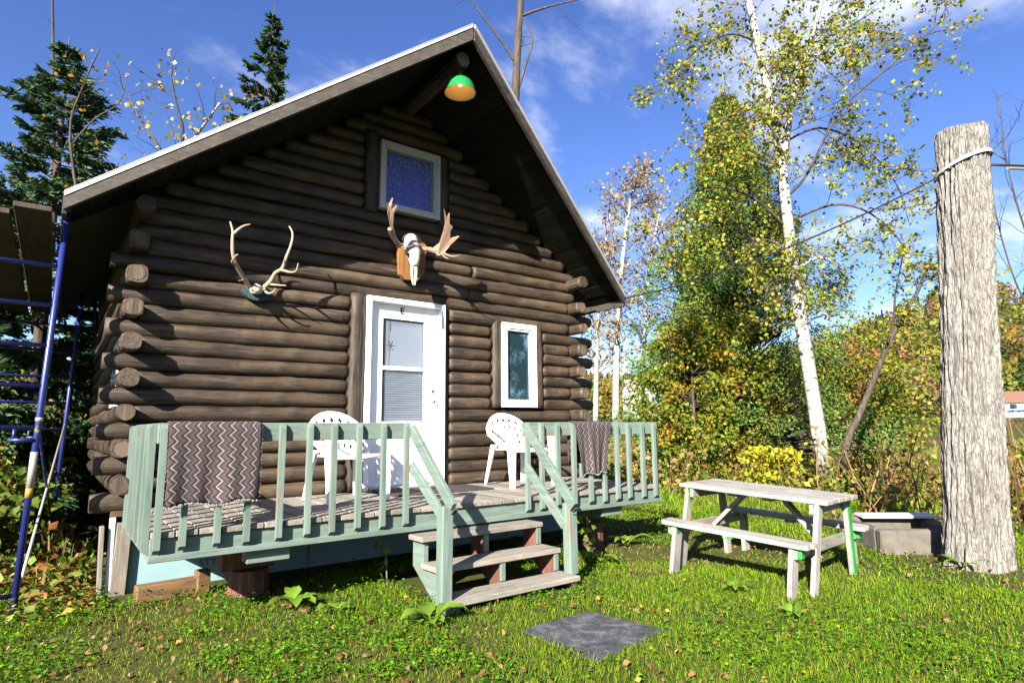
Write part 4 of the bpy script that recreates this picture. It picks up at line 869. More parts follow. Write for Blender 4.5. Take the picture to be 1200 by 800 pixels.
# ------------------------------------------------------------------ vegetation helpers
def branch_pts(p, d, L, n, bend, rs, grav=0.0):
    P = [np.array(p, float)]; d = np.array(d, float); d /= np.linalg.norm(d)
    for i in range(n):
        d = d + rs.normal(0, bend, 3) + np.array([0, 0, grav]); d /= np.linalg.norm(d); P.append(P[-1] + d * L / n)
    return P
def along(P, t):
    P = np.asarray(P); s = t * (len(P) - 1); i = min(int(s), len(P) - 2); return P[i] + (P[i + 1] - P[i]) * (s - i), (P[i + 1] - P[i]) / (np.linalg.norm(P[i + 1] - P[i]) + 1e-9)
def tree(name, label, cat, limbs, twig, leaf, mat_bark, group=None, leafmat_='leaf', seed=1, crown='crown'):
    """limbs: list of (points, r0, r1). twig: dict(per_m, len, n, bend, grav, r, sub). leaf: dict(n, size, cols, w, spread, droop)"""
    rs = np.random.RandomState(seed); base = limbs[0][0][0]; root = thing(name, label, cat, (base[0], base[1], float(gz(base[0], base[1]))), group)
    b = MB(); LP = []; tw = []
    for li, (pts, r0, r1) in enumerate(limbs):
        k = len(pts); P = [Vector(p) for p in pts]; S = []
        for i in range(k - 1):
            p0, p1, p2, p3 = P[max(i - 1, 0)], P[i], P[i + 1], P[min(i + 2, k - 1)]
            for q in range(4): t = q / 4; S.append(.5 * ((2 * p1) + (p2 - p0) * t + (2 * p0 - 5 * p1 + 4 * p2 - p3) * t * t + (3 * p1 - p0 - 3 * p2 + p3) * t ** 3))
        S.append(P[-1]); kk = len(S); rr = [r0 + (r1 - r0) * i / (kk - 1) for i in range(kk)]
        m = MB(); m.tube(S, rr, 10 if li == 0 else 7, rough=.05); m.build('trunk' if li == 0 else 'limb', mat_bark if r0 > .048 or li == 0 else 'bark', root, True)
        tw.append(([tuple(s) for s in S], r1 if li else r0, li))
    def grow(P, L, r, depth, t0=.25):
        arc = sum(np.linalg.norm(np.array(P[i + 1]) - np.array(P[i])) for i in range(len(P) - 1)); n = max(1, int(arc * twig['per_m'] * (1 if depth == 0 else twig.get('sub', 1.6))))
        for _ in range(n):
            p, d = along(P, rs.uniform(t0, 1.0)); side = rdir(1, rs)[0]; side = side - d * side.dot(d); side /= np.linalg.norm(side); dd = side + d * rs.uniform(.2, .9) + np.array([0, 0, twig.get('up', .1)])
            l = L * rs.uniform(.5, 1.15); B = branch_pts(p, dd, l, twig['n'], twig['bend'], rs, twig['grav']); b.tube(B, [r * (1 - .8 * i / (len(B) - 1)) for i in range(len(B))], 4, cap=False)
            if depth < twig.get('levels', 1): grow(B, L * .5, r * .5, depth + 1, .15)
            else: 
                for _ in range(leaf['n']): q, _d = along(B, rs.uniform(.15, 1.0)); LP.append(q + rs.normal(0, leaf['spread'], 3))
    for (S, r, li) in tw: grow(S, twig['len'] * (twig.get('trunk_len', 1.0) if li == 0 else 1), twig['r'], 0, twig.get('t0', .35) if li == 0 else .2)
    tg = b.build('twigs', 'bark' if mat_bark != 'grey_z' else mat_bark, root, True); tg['kind'] = 'stuff'
    if LP and leaf['n']:
        LP = np.array(LP); n = len(LP); me = leafmesh('crown', LP, leaf['size'] * rs.uniform(.6, 1.25, n), palette(n, leaf['cols'], leaf['w'], .2, rs), 1.35, None, leaf.get('droop', .3), None, rs); link(crown, me, leafmat_, root)
    return root
def clumped(name, label, cat, base, trunk_top, r, clumps, per, spread, size, cols, w, mat='leaf', seed=1, long=1.3, flat=None, droop=.2, bark_='bark', group=None, limbs=True, dirs_out=0.0):
    """tree or shrub of leafy clumps, each clump on its own limb; clumps = list of centres"""
    rs = np.random.RandomState(seed); root = thing(name, label, cat, base, group); base = np.array(base); top = np.array(trunk_top)
    m = MB(); mid = (base + top) / 2 + rs.normal(0, .04, 3); m.tube([base - np.array([0, 0, .1]), mid, top], [r, r * .75, r * .2], 8, rough=.08); m.build('trunk', bark_, root, True)
    C = np.array(clumps); m = MB()
    if limbs:
        for c in C:
            h = np.clip((c[2] - base[2]) / max(.1, (top[2] - base[2])) - rs.uniform(.05, .2), .05, .97); s = base + (top - base) * h
            m.tube([s, (s + c) / 2 + rs.normal(0, .05, 3) + np.array([0, 0, -.03]), c], [max(.008, r * .25), r * .12 + .004, .004], 4, cap=False)
        q = m.build('limbs', bark_, root, True); q['kind'] = 'stuff'
    n = len(C) * per; P = np.repeat(C, per, 0); g = rs.normal(0, 1, (n, 3)); g /= np.maximum(1, np.linalg.norm(g, axis=1, keepdims=True) / 1.7); P = P + g * np.array(spread)
    cc = palette(len(C), cols, w, .12, rs).repeat(per, 0); cl = palette(n, cols, w, .2, rs); col = cc * .55 + cl * .45
    dirs = None
    if dirs_out: o = P - np.repeat(C, per, 0); o[:, :2] += (P[:, :2] - base[:2]) * .6; o /= np.linalg.norm(o, axis=1, keepdims=True) + 1e-9; dirs = o * dirs_out + rdir(n, rs) * (1 - dirs_out); dirs /= np.linalg.norm(dirs, axis=1, keepdims=True)
    me = leafmesh('crown', P, size * rs.uniform(.6, 1.3, n), col, long, dirs, droop, flat, rs); link('crown', me, mat, root); return root
def spruce(name, label, base, H, R, seed, dens=1.0, lo=.06, top_bare=0.0, cols=None, group=None, rag=.25, nsz=.075):
    """spruce: whorls of drooping boughs, each set with side sprays of needles"""
    rs = np.random.RandomState(seed); base = np.array(base, float); root = thing(name, label, 'spruce', tuple(base), group)
    m = MB(); m.tube([base - np.array([0, 0, .15]), base + np.array([.03, 0, H * .5]), base + np.array([0, 0, H])], [.012 * H + .02, .008 * H + .01, .01], 8, rough=.05); m.build('trunk', 'bark', root, True)
    b = MB(); P = []; D = []; SZ = []
    z = lo * H
    while z < H * .985:
        f = 1 - z / H; L0 = R * (f ** .8) * (1 if f > .05 else .6) + .05; nb = rs.randint(4, 7)
        a0 = rs.uniform(0, 6.28)
        for k in range(nb):
            a = a0 + k * 6.28 / nb + rs.normal(0, .2); L = L0 * rs.uniform(1 - rag * 1.6, 1 + rag * .5); d0 = np.array([math.cos(a), math.sin(a), .25 - .45 * f]); B = branch_pts(base + np.array([0, 0, z]), d0, L, 6, .05, rs, -.03 * f); 
            for i in range(4, 7): B[i][2] += .02 * L * (i - 3)
            b.tube(B, [.012 * L + .004] + [.009 * L * (1 - i / 7) + .002 for i in range(6)], 4, cap=False)
            ns = int((8 + 20 * L) * dens)
            for _ in range(ns):
                t = rs.uniform(.12, 1) ** .8; p, dd = along(B, t); sd_ = np.array([-dd[1], dd[0], 0]) * rs.choice([-1, 1]); sd_ = sd_ / (np.linalg.norm(sd_) + 1e-9); td = dd * rs.uniform(.5, 1) + sd_ * rs.uniform(.3, 1.0) + np.array([0, 0, rs.uniform(-.45, .12)]); td /= np.linalg.norm(td)
                tl = L * .33 * (1.15 - t) + .10; nn = max(4, int(tl / .022))
                q = p + np.outer(np.linspace(.05, tl, nn), td); P.append(q + rs.normal(0, .012, q.shape)); D.append(np.repeat(td[None], nn, 0) + rs.normal(0, .35, (nn, 3))); SZ.append(np.full(nn, nsz))
        z += H * rs.uniform(.022, .036) + .03
    q = b.build('boughs', 'bark', root, True); q['kind'] = 'stuff'
    P = np.concatenate(P); D = np.concatenate(D); D /= np.linalg.norm(D, axis=1, keepdims=True); n = len(P)
    col = palette(n, cols or [(.018, .055, .022), (.03, .075, .025), (.05, .095, .025), (.12, .085, .02)], [4, 4, 2, .5], .2, rs)
    link('crown', leafmesh('crown', P, nsz * .42 * rs.uniform(.7, 1.3, n), col, 4.2, D, .05, None, rs), 'needle', root); return root
def shell(base, H, R, n, rs, prof, inner=.35, z0=.05):
    """clump centres through a crown volume: prof(h)->relative radius"""
    out = []
    while len(out) < n:
        h = rs.uniform(z0, 1); a = rs.uniform(0, 6.283); q = math.sqrt(rs.uniform(inner ** 2, 1)); rr = R * prof(h) * q * (1 + .22 * vnoise(math.cos(a) * 1.7 + 5, math.sin(a) * 1.7, h * 4)); out.append((base[0] + rr * math.cos(a), base[1] + rr * math.sin(a), base[2] + H * h))
    return out
def gp(x, y): return (x, y, float(gz(x, y)))
rsv = np.random.RandomState(5)
YG = [(.24, .25, .02), (.17, .22, .02), (.33, .28, .025), (.08, .13, .012), (.28, .17, .02)]

# ------------------------------------------------------------------ birch and the trees to the right
tree('birch_tree', 'tall white barked birch with small yellow green leaves behind the picnic table', 'birch tree', [
    ([(10.638, 0.341, -0.100), (9.702, -0.100, 0.804), (9.591, -0.090, 1.915), (9.380, -0.071, 3.391), (9.240, -0.063, 4.629), (9.125, -0.077, 5.886), (9.028, -0.092, 7.075), (8.887, -0.019, 8.309), (8.703, 0.065, 9.663), (8.534, 0.125, 10.734), (8.406, 0.119, 12.004)], .155, .055),
    ([(9.067, -0.117, 6.699), (9.043, -0.332, 7.642), (9.020, -0.591, 8.461), (9.095, -0.919, 9.265), (9.221, -1.170, 10.127), (9.265, -1.390, 11.162)], .075, .02),
    ([(9.126, -0.109, 6.062), (9.224, -0.500, 6.415), (9.378, -1.202, 7.549), (9.847, -1.939, 8.266), (10.226, -2.445, 8.776), (10.538, -2.883, 9.196)], .034, .008),
    ([(9.093, -0.221, 7.516), (8.759, -0.119, 7.645), (8.211, 0.022, 7.756), (7.639, 0.255, 7.453), (7.241, 0.499, 7.069)], .04, .01),
    ([(9.227, -0.084, 4.803), (9.126, 0.186, 5.128), (9.020, 0.502, 5.227), (8.792, 0.988, 4.891), (8.619, 1.323, 4.462)], .035, .008),
    ([(9.020, -0.173, 6.853), (8.514, -0.153, 7.459), (8.053, -0.050, 7.414), (7.655, 0.202, 6.980), (7.265, 0.454, 6.519)], .035, .008),
    ([(9.296, -0.074, 4.454), (9.267, -0.333, 4.608), (9.395, -0.569, 4.680), (9.687, -0.886, 4.513)], .05, .012),
    ([(8.746, 0.065, 9.481), (8.152, 0.250, 9.538), (7.570, 0.491, 9.239), (6.960, 0.814, 8.599), (6.673, 1.069, 7.687)], .03, .008),
    ([(8.817, 0.027, 8.698), (9.655, -0.241, 9.478), (10.670, -0.728, 10.033), (11.598, -1.302, 10.730)], .035, .01),
    ([(9.021, -0.103, 7.163), (10.236, -0.377, 7.803), (11.429, -0.736, 7.608), (12.331, -1.021, 6.820), (12.635, -1.093, 5.945)], .03, .008),
    ([(9.210, -0.077, 5.534), (9.389, -0.875, 5.696), (9.698, -1.437, 5.416), (10.170, -1.795, 4.723), (10.432, -1.845, 3.906)], .03, .008),
    ([(9.224, -0.056, 5.359), (8.262, 0.183, 5.955), (7.389, 0.570, 6.056), (6.799, 0.971, 5.605), (6.575, 1.245, 5.023)], .03, .008)],
    dict(per_m=3.6, len=1.15, n=5, bend=.16, grav=-.07, r=.010, sub=2.6, levels=1, up=.15, t0=.27, trunk_len=1.35), dict(n=11, size=.064, cols=YG, w=[3, 3, 2, 2, 1], spread=.05, droop=.5), 'birch_bark', seed=21)
cb_ = (12.500, 2.367, 0.000); cb_ = gp(cb_[0] + .6, cb_[1] + 1.3)
CED = [(.028, .075, .02), (.05, .115, .022), (.09, .16, .022), (.15, .19, .022), (.15, .10, .02)]
clumped('cedar_tree', 'dense dark green cedar standing behind the white birch', 'cedar tree', cb_, (cb_[0] - .3, cb_[1], 11.0), .19, shell(cb_, 11.2, 4.5, 700, rsv, lambda h: (1 - h) ** 1.0 * (.55 + .45 * min(1, h * 5 + .4)), .3, .05), 150, (.22, .22, .17), .045, CED, [2, 4, 4, 2.5, .5], 'needle', 31, 2.0, None, .55, dirs_out=.5)
cc_ = (11.849, 3.902, 0.520); cc_ = gp(cc_[0], cc_[1]); clumped('cedar_tree', 'shorter bright green cedar left of the birch beyond the porch', 'cedar tree', cc_, (cc_[0], cc_[1], 6.6), .12, shell(cc_, 6.8, 2.3, 260, rsv, lambda h: (1 - h) ** .7 * (.6 + .4 * min(1, h * 5 + .4)), .25, .03), 130, (.2, .2, .15), .05, CED, [1, 4, 5, 4, .8], 'needle', 33, 1.8, None, .5, dirs_out=.5)
for k, (u, v, hh, rr, n, lab) in enumerate(((818, 566, 3.9, 1.25, 85, 'bushy yellow green maple sapling beside the porch end'), (862, 560, 4.6, 1.35, 95, 'leafy green and yellow maple between porch and birch'), (792, 548, 3.3, .9, 45, 'small leafy sapling with orange tinted leaves in front of white house'), (1025, 560, 3.0, 1.3, 60, 'yellow green shrub behind the leaning thin trunk'))):
    bb = [(9.764, 2.920, 0.000), (11.680, 3.149, 0.000), (13.851, 6.754, 0.000), (14.161, 0.782, 0.000)][k]; bb = gp(bb[0], bb[1])
    clumped('maple_sapling', lab, 'sapling', bb, (bb[0], bb[1], hh * .9), .05, shell(bb, hh, rr, n, rsv, lambda h: math.sin(math.pi * min(1, .12 + h * .83)) ** .6, .2, .06), 85, (.20, .20, .14), .078, [(.16, .20, .015), (.09, .15, .012), (.28, .25, .015), (.05, .10, .012), (.33, .17, .02), (.24, .10, .025)], [5, 4, 3.5, 2, 1.4, .5] if k != 2 else [3, 2, 2, 1, 2, 1], 'leaf', 41 + k, 1.25, .25, .3, group='leafy saplings beyond the porch')
yb = (9.903, 1.114, 0.000); clumped('yellow_shrub', 'low bright yellow shrub just behind the picnic table', 'shrub', gp(yb[0] - .4, yb[1] - .3), (yb[0] - .4, yb[1] - .3, .8), .02, shell(gp(yb[0] - .4, yb[1] - .3), .95, .75, 40, rsv, lambda h: .6 + .4 * h, .0), 40, (.11, .11, .08), .075, [(.46, .37, .02), (.36, .34, .02), (.24, .28, .02)], [3, 3, 3], 'leaf', 51, 1.3, .2)
tree('thin_trunk_tree', 'thin crooked grey brown tree leaning right behind the picnic table', 'tree', [([(11.107, 0.148, -0.100), (9.349, -0.695, 0.671), (9.382, -0.792, 1.071), (9.492, -0.948, 1.469), (9.769, -1.147, 2.114), (9.927, -1.382, 2.758), (10.214, -1.578, 3.338), (10.548, -1.804, 3.895), (10.833, -2.022, 4.610)], .075, .03), ([(9.927, -1.382, 2.758), (9.772, -1.601, 3.209), (9.663, -1.756, 3.821), (9.604, -1.947, 4.421)], .03, .01)],
    dict(per_m=1.6, len=.9, n=5, bend=.18, grav=-.02, r=.010, sub=2, levels=1, up=.3, t0=.6), dict(n=5, size=.085, cols=YG, w=[3, 2, 3, 1, 1], spread=.06, droop=.4), 'bark', seed=23)
# russet trees seen past the cabin corner
BR = [(.33, .21, .10), (.40, .28, .15), (.26, .17, .09), (.28, .23, .06)]
for k, (pts, lab) in enumerate(((([(13.008, 8.572, 1.360), (12.868, 8.358, 3.130), (12.922, 8.244, 4.934), (13.022, 8.088, 6.771), (13.196, 7.872, 8.640), (13.406, 7.705, 10.084)]), 'slender pale trunked tree with sparse russet leaves past the cabin eave'), (([(14.593, 11.172, 1.370), (14.433, 10.865, 3.730), (14.327, 10.580, 5.753), (14.514, 10.437, 7.855), (14.741, 10.136, 9.971)]), 'thin pale tree close behind the cabin corner with few brown leaves'), (([(17.623, 11.419, 1.353), (17.508, 11.109, 3.545), (17.393, 10.799, 5.736), (17.675, 10.611, 8.398), (18.153, 10.226, 11.324)]), 'russet leaved tree standing behind the slender pale one'))):
    tree('russet_tree', lab, 'tree', [(pts, .14 - .02 * k, .03)], dict(per_m=4.2, len=1.5, n=5, bend=.14, grav=-.01, r=.02, sub=1.8, levels=1, up=.5, t0=.2), dict(n=4, size=.105, cols=BR, w=[3, 2, 2, 2], spread=.1, droop=.3), 'birch_bark', 'russet trees past the cabin corner', seed=61 + k)
# bare tree at the right edge
tree('bare_tree', 'leafless thin branched tree at the right edge behind the dead trunk', 'tree', [([(11.307, -3.370, 0.985), (11.237, -3.460, 2.472), (11.342, -3.565, 4.011), (11.566, -3.769, 5.605), (11.662, -3.858, 7.099)], .07, .015), ([(11.202, -3.487, 2.770), (10.800, -3.251, 3.841), (10.633, -3.130, 5.269), (10.607, -3.186, 6.388)], .02, .006), ([(11.249, -3.562, 3.685), (10.640, -3.468, 5.008), (10.353, -3.440, 6.053), (10.331, -3.468, 7.000)], .02, .006), ([(11.261, -3.451, 2.322), (10.574, -3.236, 2.601), (10.085, -3.018, 2.738)], .018, .006)],
    dict(per_m=3.0, len=1.0, n=6, bend=.13, grav=.02, r=.008, sub=1.6, levels=1, up=.5, t0=.25), dict(n=0, size=.06, cols=BR, w=[1, 1, 1, 1], spread=.05), 'bark', seed=71)
# ------------------------------------------------------------------ trees behind and left of the cabin
tree('dead_tree', 'bare dead tree top rising behind the cabin roof ridge', 'tree', [([(7.216, 7.013, 6.162), (7.103, 6.666, 8.550), (7.123, 6.495, 10.809), (7.180, 6.420, 12.385), (7.245, 6.311, 14.119), (7.329, 6.271, 15.389)], .15, .08), ([(7.132, 6.451, 11.715), (6.739, 6.531, 12.214), (6.245, 6.671, 12.804), (5.645, 6.857, 13.579)], .05, .015), ([(7.218, 6.374, 13.186), (7.560, 5.966, 13.309), (7.978, 5.506, 13.405), (8.775, 4.748, 13.566)], .05, .012), ([(7.162, 6.466, 10.808), (7.378, 6.244, 11.833), (7.506, 6.153, 12.504), (7.220, 6.257, 13.118)], .04, .012)],
    dict(per_m=.5, len=1.2, n=5, bend=.16, grav=.0, r=.014, sub=1.2, levels=1, up=.2, t0=.5), dict(n=0, size=.06, cols=BR, w=[1, 1, 1, 1], spread=.05), 'bark', seed=77)
s1 = (1.790, 11.840, 5.634); spruce('spruce_tree', 'tall narrow spruce rising behind the left roof slope', gp(s1[0], s1[1]), (1.549, 11.796, 14.579)[2] - gp(s1[0], s1[1])[2], 2.7, 81, 1.25, .25, rag=.45, nsz=.10, group='spruces around the cabin')
s2 = (-2.723, 5.640, 0.657); spruce('spruce_tree', 'broad dark spruce left of the cabin above the scaffold', gp(s2[0] - .25, s2[1]), (-3.311, 6.040, 7.891)[2] - gp(s2[0], s2[1])[2], 2.6, 82, 1.5, .05, rag=.42, nsz=.075, group='spruces around the cabin')
s3 = (-3.883, 8.817, 0.536); spruce('spruce_tree', 'spruce cut by the left edge behind the scaffold', gp(s3[0], s3[1]), 5.6, 1.7, 83, .9, .04, rag=.3, nsz=.09, group='spruces around the cabin')
s4 = (-2.098, 11.258, 0.586); spruce('spruce_tree', 'shorter shaded spruce between scaffold and cabin side', gp(s4[0], s4[1]), 4.6, 1.5, 84, .9, .03, rag=.3, nsz=.09, group='spruces around the cabin')
tree('autumn_birch', 'small birch with sparse golden leaves showing above the left roof slope', 'birch tree', [([(-0.845, 8.626, 2.906), (-0.964, 8.562, 5.155), (-1.038, 8.656, 7.043), (-0.670, 8.359, 7.845), (-0.227, 7.987, 8.753)], .08, .02), ([(-1.020, 8.591, 6.625), (-1.213, 8.702, 7.519), (-1.649, 9.010, 8.334), (-1.920, 9.228, 8.966)], .04, .01), ([(-1.038, 8.656, 7.043), (-0.901, 8.045, 7.749), (-1.140, 7.841, 8.475), (-1.268, 7.722, 8.965)], .035, .01), ([(-0.752, 8.445, 7.712), (-0.334, 8.443, 8.083), (0.008, 8.321, 8.029)], .03, .008)],
    dict(per_m=2.6, len=.95, n=5, bend=.15, grav=-.02, r=.010, sub=1.8, levels=1, up=.3, t0=.55), dict(n=2, size=.095, cols=[(.36, .24, .04), (.28, .25, .03), (.40, .30, .12), (.22, .17, .06)], w=[3, 3, 2, 2], spread=.06, droop=.3), 'birch_bark', seed=87)
tree('golden_sapling', 'thin sapling with golden leaves in front of the broad spruce', 'sapling', [([(-2.140, 4.510, 1.668), (-2.381, 4.600, 3.573), (-2.816, 4.786, 5.759), (-2.716, 4.676, 6.654), (-2.551, 4.560, 7.303)], .03, .008), ([(-2.790, 4.778, 5.694), (-2.548, 4.644, 6.130), (-2.248, 4.487, 6.442), (-2.173, 4.463, 6.962)], .015, .005), ([(-2.442, 4.578, 3.953), (-2.310, 4.534, 5.043), (-2.180, 4.484, 5.473)], .015, .005)],
    dict(per_m=2.6, len=.6, n=5, bend=.15, grav=-.03, r=.006, sub=1.8, levels=1, up=.3, t0=.3), dict(n=2, size=.06, cols=[(.36, .22, .03), (.28, .22, .03), (.40, .20, .03), (.12, .13, .02)], w=[3, 3, 2, 2], spread=.05, droop=.3), 'bark', seed=88)
tree('snag', 'bare pole of a dead tree at the top left', 'dead tree', [([(-2.980, 9.837, 5.121), (-3.205, 9.747, 7.961), (-3.363, 9.761, 9.944), (-3.489, 9.730, 11.336)], .05, .02)], dict(per_m=.6, len=.4, n=3, bend=.1, grav=0, r=.006, levels=0, t0=.5), dict(n=0, size=.05, cols=BR, w=[1, 1, 1, 1], spread=.05), 'bark', seed=89)
for k, (bx_, by_, hh, rr, lab) in enumerate(((-3.55, 2.2, 1.2, .9, 'low shaded shrub behind the scaffold foot'), (-2.95, 5.2, 1.7, 1.2, 'shaded shrub along the cabin side wall'), (-4.6, 3.6, 1.7, 1.2, 'dim green shrub at the left edge beyond the scaffold'), (-3.9, 7.5, 2.6, 1.7, 'tall dim shrub deep behind the scaffold'))):
    bb = gp(bx_, by_); clumped('forest_shrub', lab, 'shrub', bb, (bb[0], bb[1], hh * .8), .03, shell(bb, hh, rr, 60, rsv, lambda h: .55 + .45 * math.sin(3.1 * h), .1), 45, (.16, .16, .10), .075, [(.05, .10, .012), (.10, .14, .015), (.20, .17, .02), (.16, .08, .02)], [4, 3, 1.5, .8], 'leaf', 91 + k, 1.3, .3, group='shrubs left of the cabin')

# ------------------------------------------------------------------ brush, weeds and grass
def scatter(n, r0, r1, a0, a1, rs, power=1.0):
    """points round the camera between radii, azimuths in degrees from +y towards +x; density falls as 1/r^(2-power)"""
    u = rs.rand(n); r = (r0 ** power + u * (r1 ** power - r0 ** power)) ** (1 / power); a = np.radians(rs.uniform(a0, a1, n)); return CAM.x + r * np.sin(a), CAM.y + r * np.cos(a), r
slab_c = np.array([(V4[0] + V4[2]) / 2])[0]
def free(x, y):
    ok = ~((x > -2.2) & (x < 3.3) & (y > -.35)) & ~((x > -2.3) & (x < 3.3) & (y > -.02))
    ok &= ~((x > -2.0) & (x < 2.9) & (y > -.42)); ok &= ~((x > -.2) & (x < .98) & (y > -2.25) & (y < -.8))
    e = [(V4[i], V4[(i + 1) % 4]) for i in range(4)]; ins = np.ones_like(x, bool)
    for p, q in e: ins &= ((q.x - p.x) * (y - p.y) - (q.y - p.y) * (x - p.x)) < -.006
    ok &= ~ins; ok &= np.hypot(x - b0.x, y - b0.y) > .25
    return ok
def patch(x, y): return vnoise(x * .9 + 3, y * .9, 5.) * .6 + vnoise(x * 2.7, y * 2.7, 9.) * .4       # worn, leafy places against lush ones
def grass_field(n, r0, r1, a0, a1, rs, h0, w0):
    x, y, r = scatter(n, r0, r1, a0, a1, rs, .9); ok = free(x, y); pt_ = patch(x, y); ok &= rs.rand(n) < np.clip(.82 + pt_ * .9, .25, 1); x, y, r, pt_ = x[ok], y[ok], r[ok], pt_[ok]; n = len(x); z = gz(x, y)
    lush = np.clip(.55 + pt_ * .8 + .25 * vnoise(x * .35, y * .35, 1.), .15, 1.15)
    h = h0 * rs.uniform(.45, 1.25, n) * (.55 + .6 * lush); w = w0 * rs.uniform(.6, 1.3, n) * np.clip(r / 5, .8, 4.); h = h * np.clip(r / 8, 1, 1.8)
    a = rs.uniform(0, 6.283, n); la = rs.uniform(0, 6.283, n); ln = h * rs.uniform(.15, .95, n)
    sx, sy = np.cos(a) * w / 2, np.sin(a) * w / 2; lx, ly = np.cos(la) * ln, np.sin(la) * ln
    B = np.stack([x, y, z], 1); S = np.stack([sx, sy, 0 * sx], 1); mid = B + np.stack([lx * .35, ly * .35, h * .62], 1); tip = B + np.stack([lx, ly, h * np.clip(1 - .4 * (ln / h) ** 2, .4, 1)], 1)
    Vv = np.stack([B - S, B + S, mid + S * .8, mid - S * .8, tip], 1).reshape(-1, 3); i = np.arange(n)[:, None] * 5
    Fv = np.concatenate([i + np.array([[0, 1, 2]]), i + np.array([[0, 2, 3]]), i + np.array([[3, 2, 4]])], 0)
    cA = palette(n, [(.05, .125, .005), (.090, .19, .006), (.15, .24, .009), (.23, .23, .02), (.27, .21, .07)], [2.5, 4, 4, 1.6, .6], .18, rs); dry = np.clip(.35 - lush, 0, .5)[:, None] * 1.2; cA = cA * (1 - dry) + np.array([.24, .20, .06]) * dry
    return Vv, Fv, np.repeat(cA, 5, 0)
def joinm(parts):
    V = []; F = []; C = []; o = 0
    for v, f, c in parts: V.append(v); F.append(f + o); C.append(c); o += len(v)
    return np.concatenate(V), np.concatenate(F), np.concatenate(C)
rg = np.random.RandomState(101)
gmesh = npmesh('grass', *joinm([grass_field(230000, 2.2, 6.5, -45, 110, rg, .046, .0044), grass_field(110000, 6.0, 13, -45, 110, rg, .062, .0058), grass_field(40000, 12, 32, -35, 105, rg, .16, .010)]))
go = link('grass', gmesh, 'grass'); tag(go, 'short bright green lawn grass around the porch and picnic table', 'grass', kind='stuff')
# clover and other low broad leaves in the lawn
x, y, r = scatter(190000, 2.2, 11, -45, 110, rg, .9); ok = free(x, y) & (patch(x, y) > -.28) & (rg.rand(190000) < np.clip(.25 + .9 * vnoise(x * 1.3, y * 1.3, 21.) + np.clip((y + 3.2) * .25, 0, .6), .08, 1)); x, y, r = x[ok], y[ok], r[ok]; n = len(x)
P = np.stack([x, y, gz(x, y) + rg.uniform(.012, .055, n) * (1 + 1.6 * np.clip((y + 2.9) * .6, 0, 1) * rg.rand(n))], 1); me = leafmesh('clover', P, .0175 * rg.uniform(.6, 1.6, n), palette(n, [(.055, .165, .008), (.085, .21, .010), (.15, .245, .012), (.03, .10, .006)], [3, 4, 2, 2], .18, rg), 1.2, rdir(n, rg) * np.array([1, 1, .25]), 0, .72, rg)
tag(link('clover', me, 'grass'), 'clover and broad low weeds mixed through the lawn', 'clover', kind='stuff')
# fallen leaves
x, y, r = scatter(17000, 2.2, 14, -45, 110, rg, .9); ok = free(x, y) & (rg.rand(17000) < np.clip(.38 - patch(x, y) * 1.3, .05, 1)); x, y = x[ok], y[ok]; n = len(x)
P = np.stack([x, y, gz(x, y) + rg.uniform(.02, .05, n)], 1); me = leafmesh('fallen_leaves', P, .025 * rg.uniform(.55, 1.5, n), palette(n, [(.15, .065, .022), (.20, .105, .035), (.10, .04, .016), (.27, .19, .04), (.19, .13, .07)], [4, 3, 2, 1.2, 1.5], .22, rg), 1.25, rdir(n, rg) * np.array([1, 1, .5]), 0, .5, rg)
tag(link('fallen_leaves', me, 'dry_leaf'), 'brown and orange fallen leaves strewn over the lawn', 'leaves', kind='stuff')
# leaf litter at the left under the trees
x = rg.uniform(-5.5, -2.3, 9000); y = rg.uniform(-.6, 8, 9000); P = np.stack([x, y, gz(x, y) + rg.uniform(.01, .12, 9000)], 1); me = leafmesh('leaf_litter', P, .05 * rg.uniform(.5, 1.5, 9000), palette(9000, [(.25, .12, .03), (.30, .18, .04), (.16, .08, .03), (.10, .13, .02)], [3, 2, 2, 2], .22, rg), 1.25, rdir(9000, rg) * np.array([1, 1, .4]), 0, .6, rg)
tag(link('leaf_litter', me, 'dry_leaf'), 'thick brown leaf litter under the trees left of the cabin', 'leaves', kind='stuff')
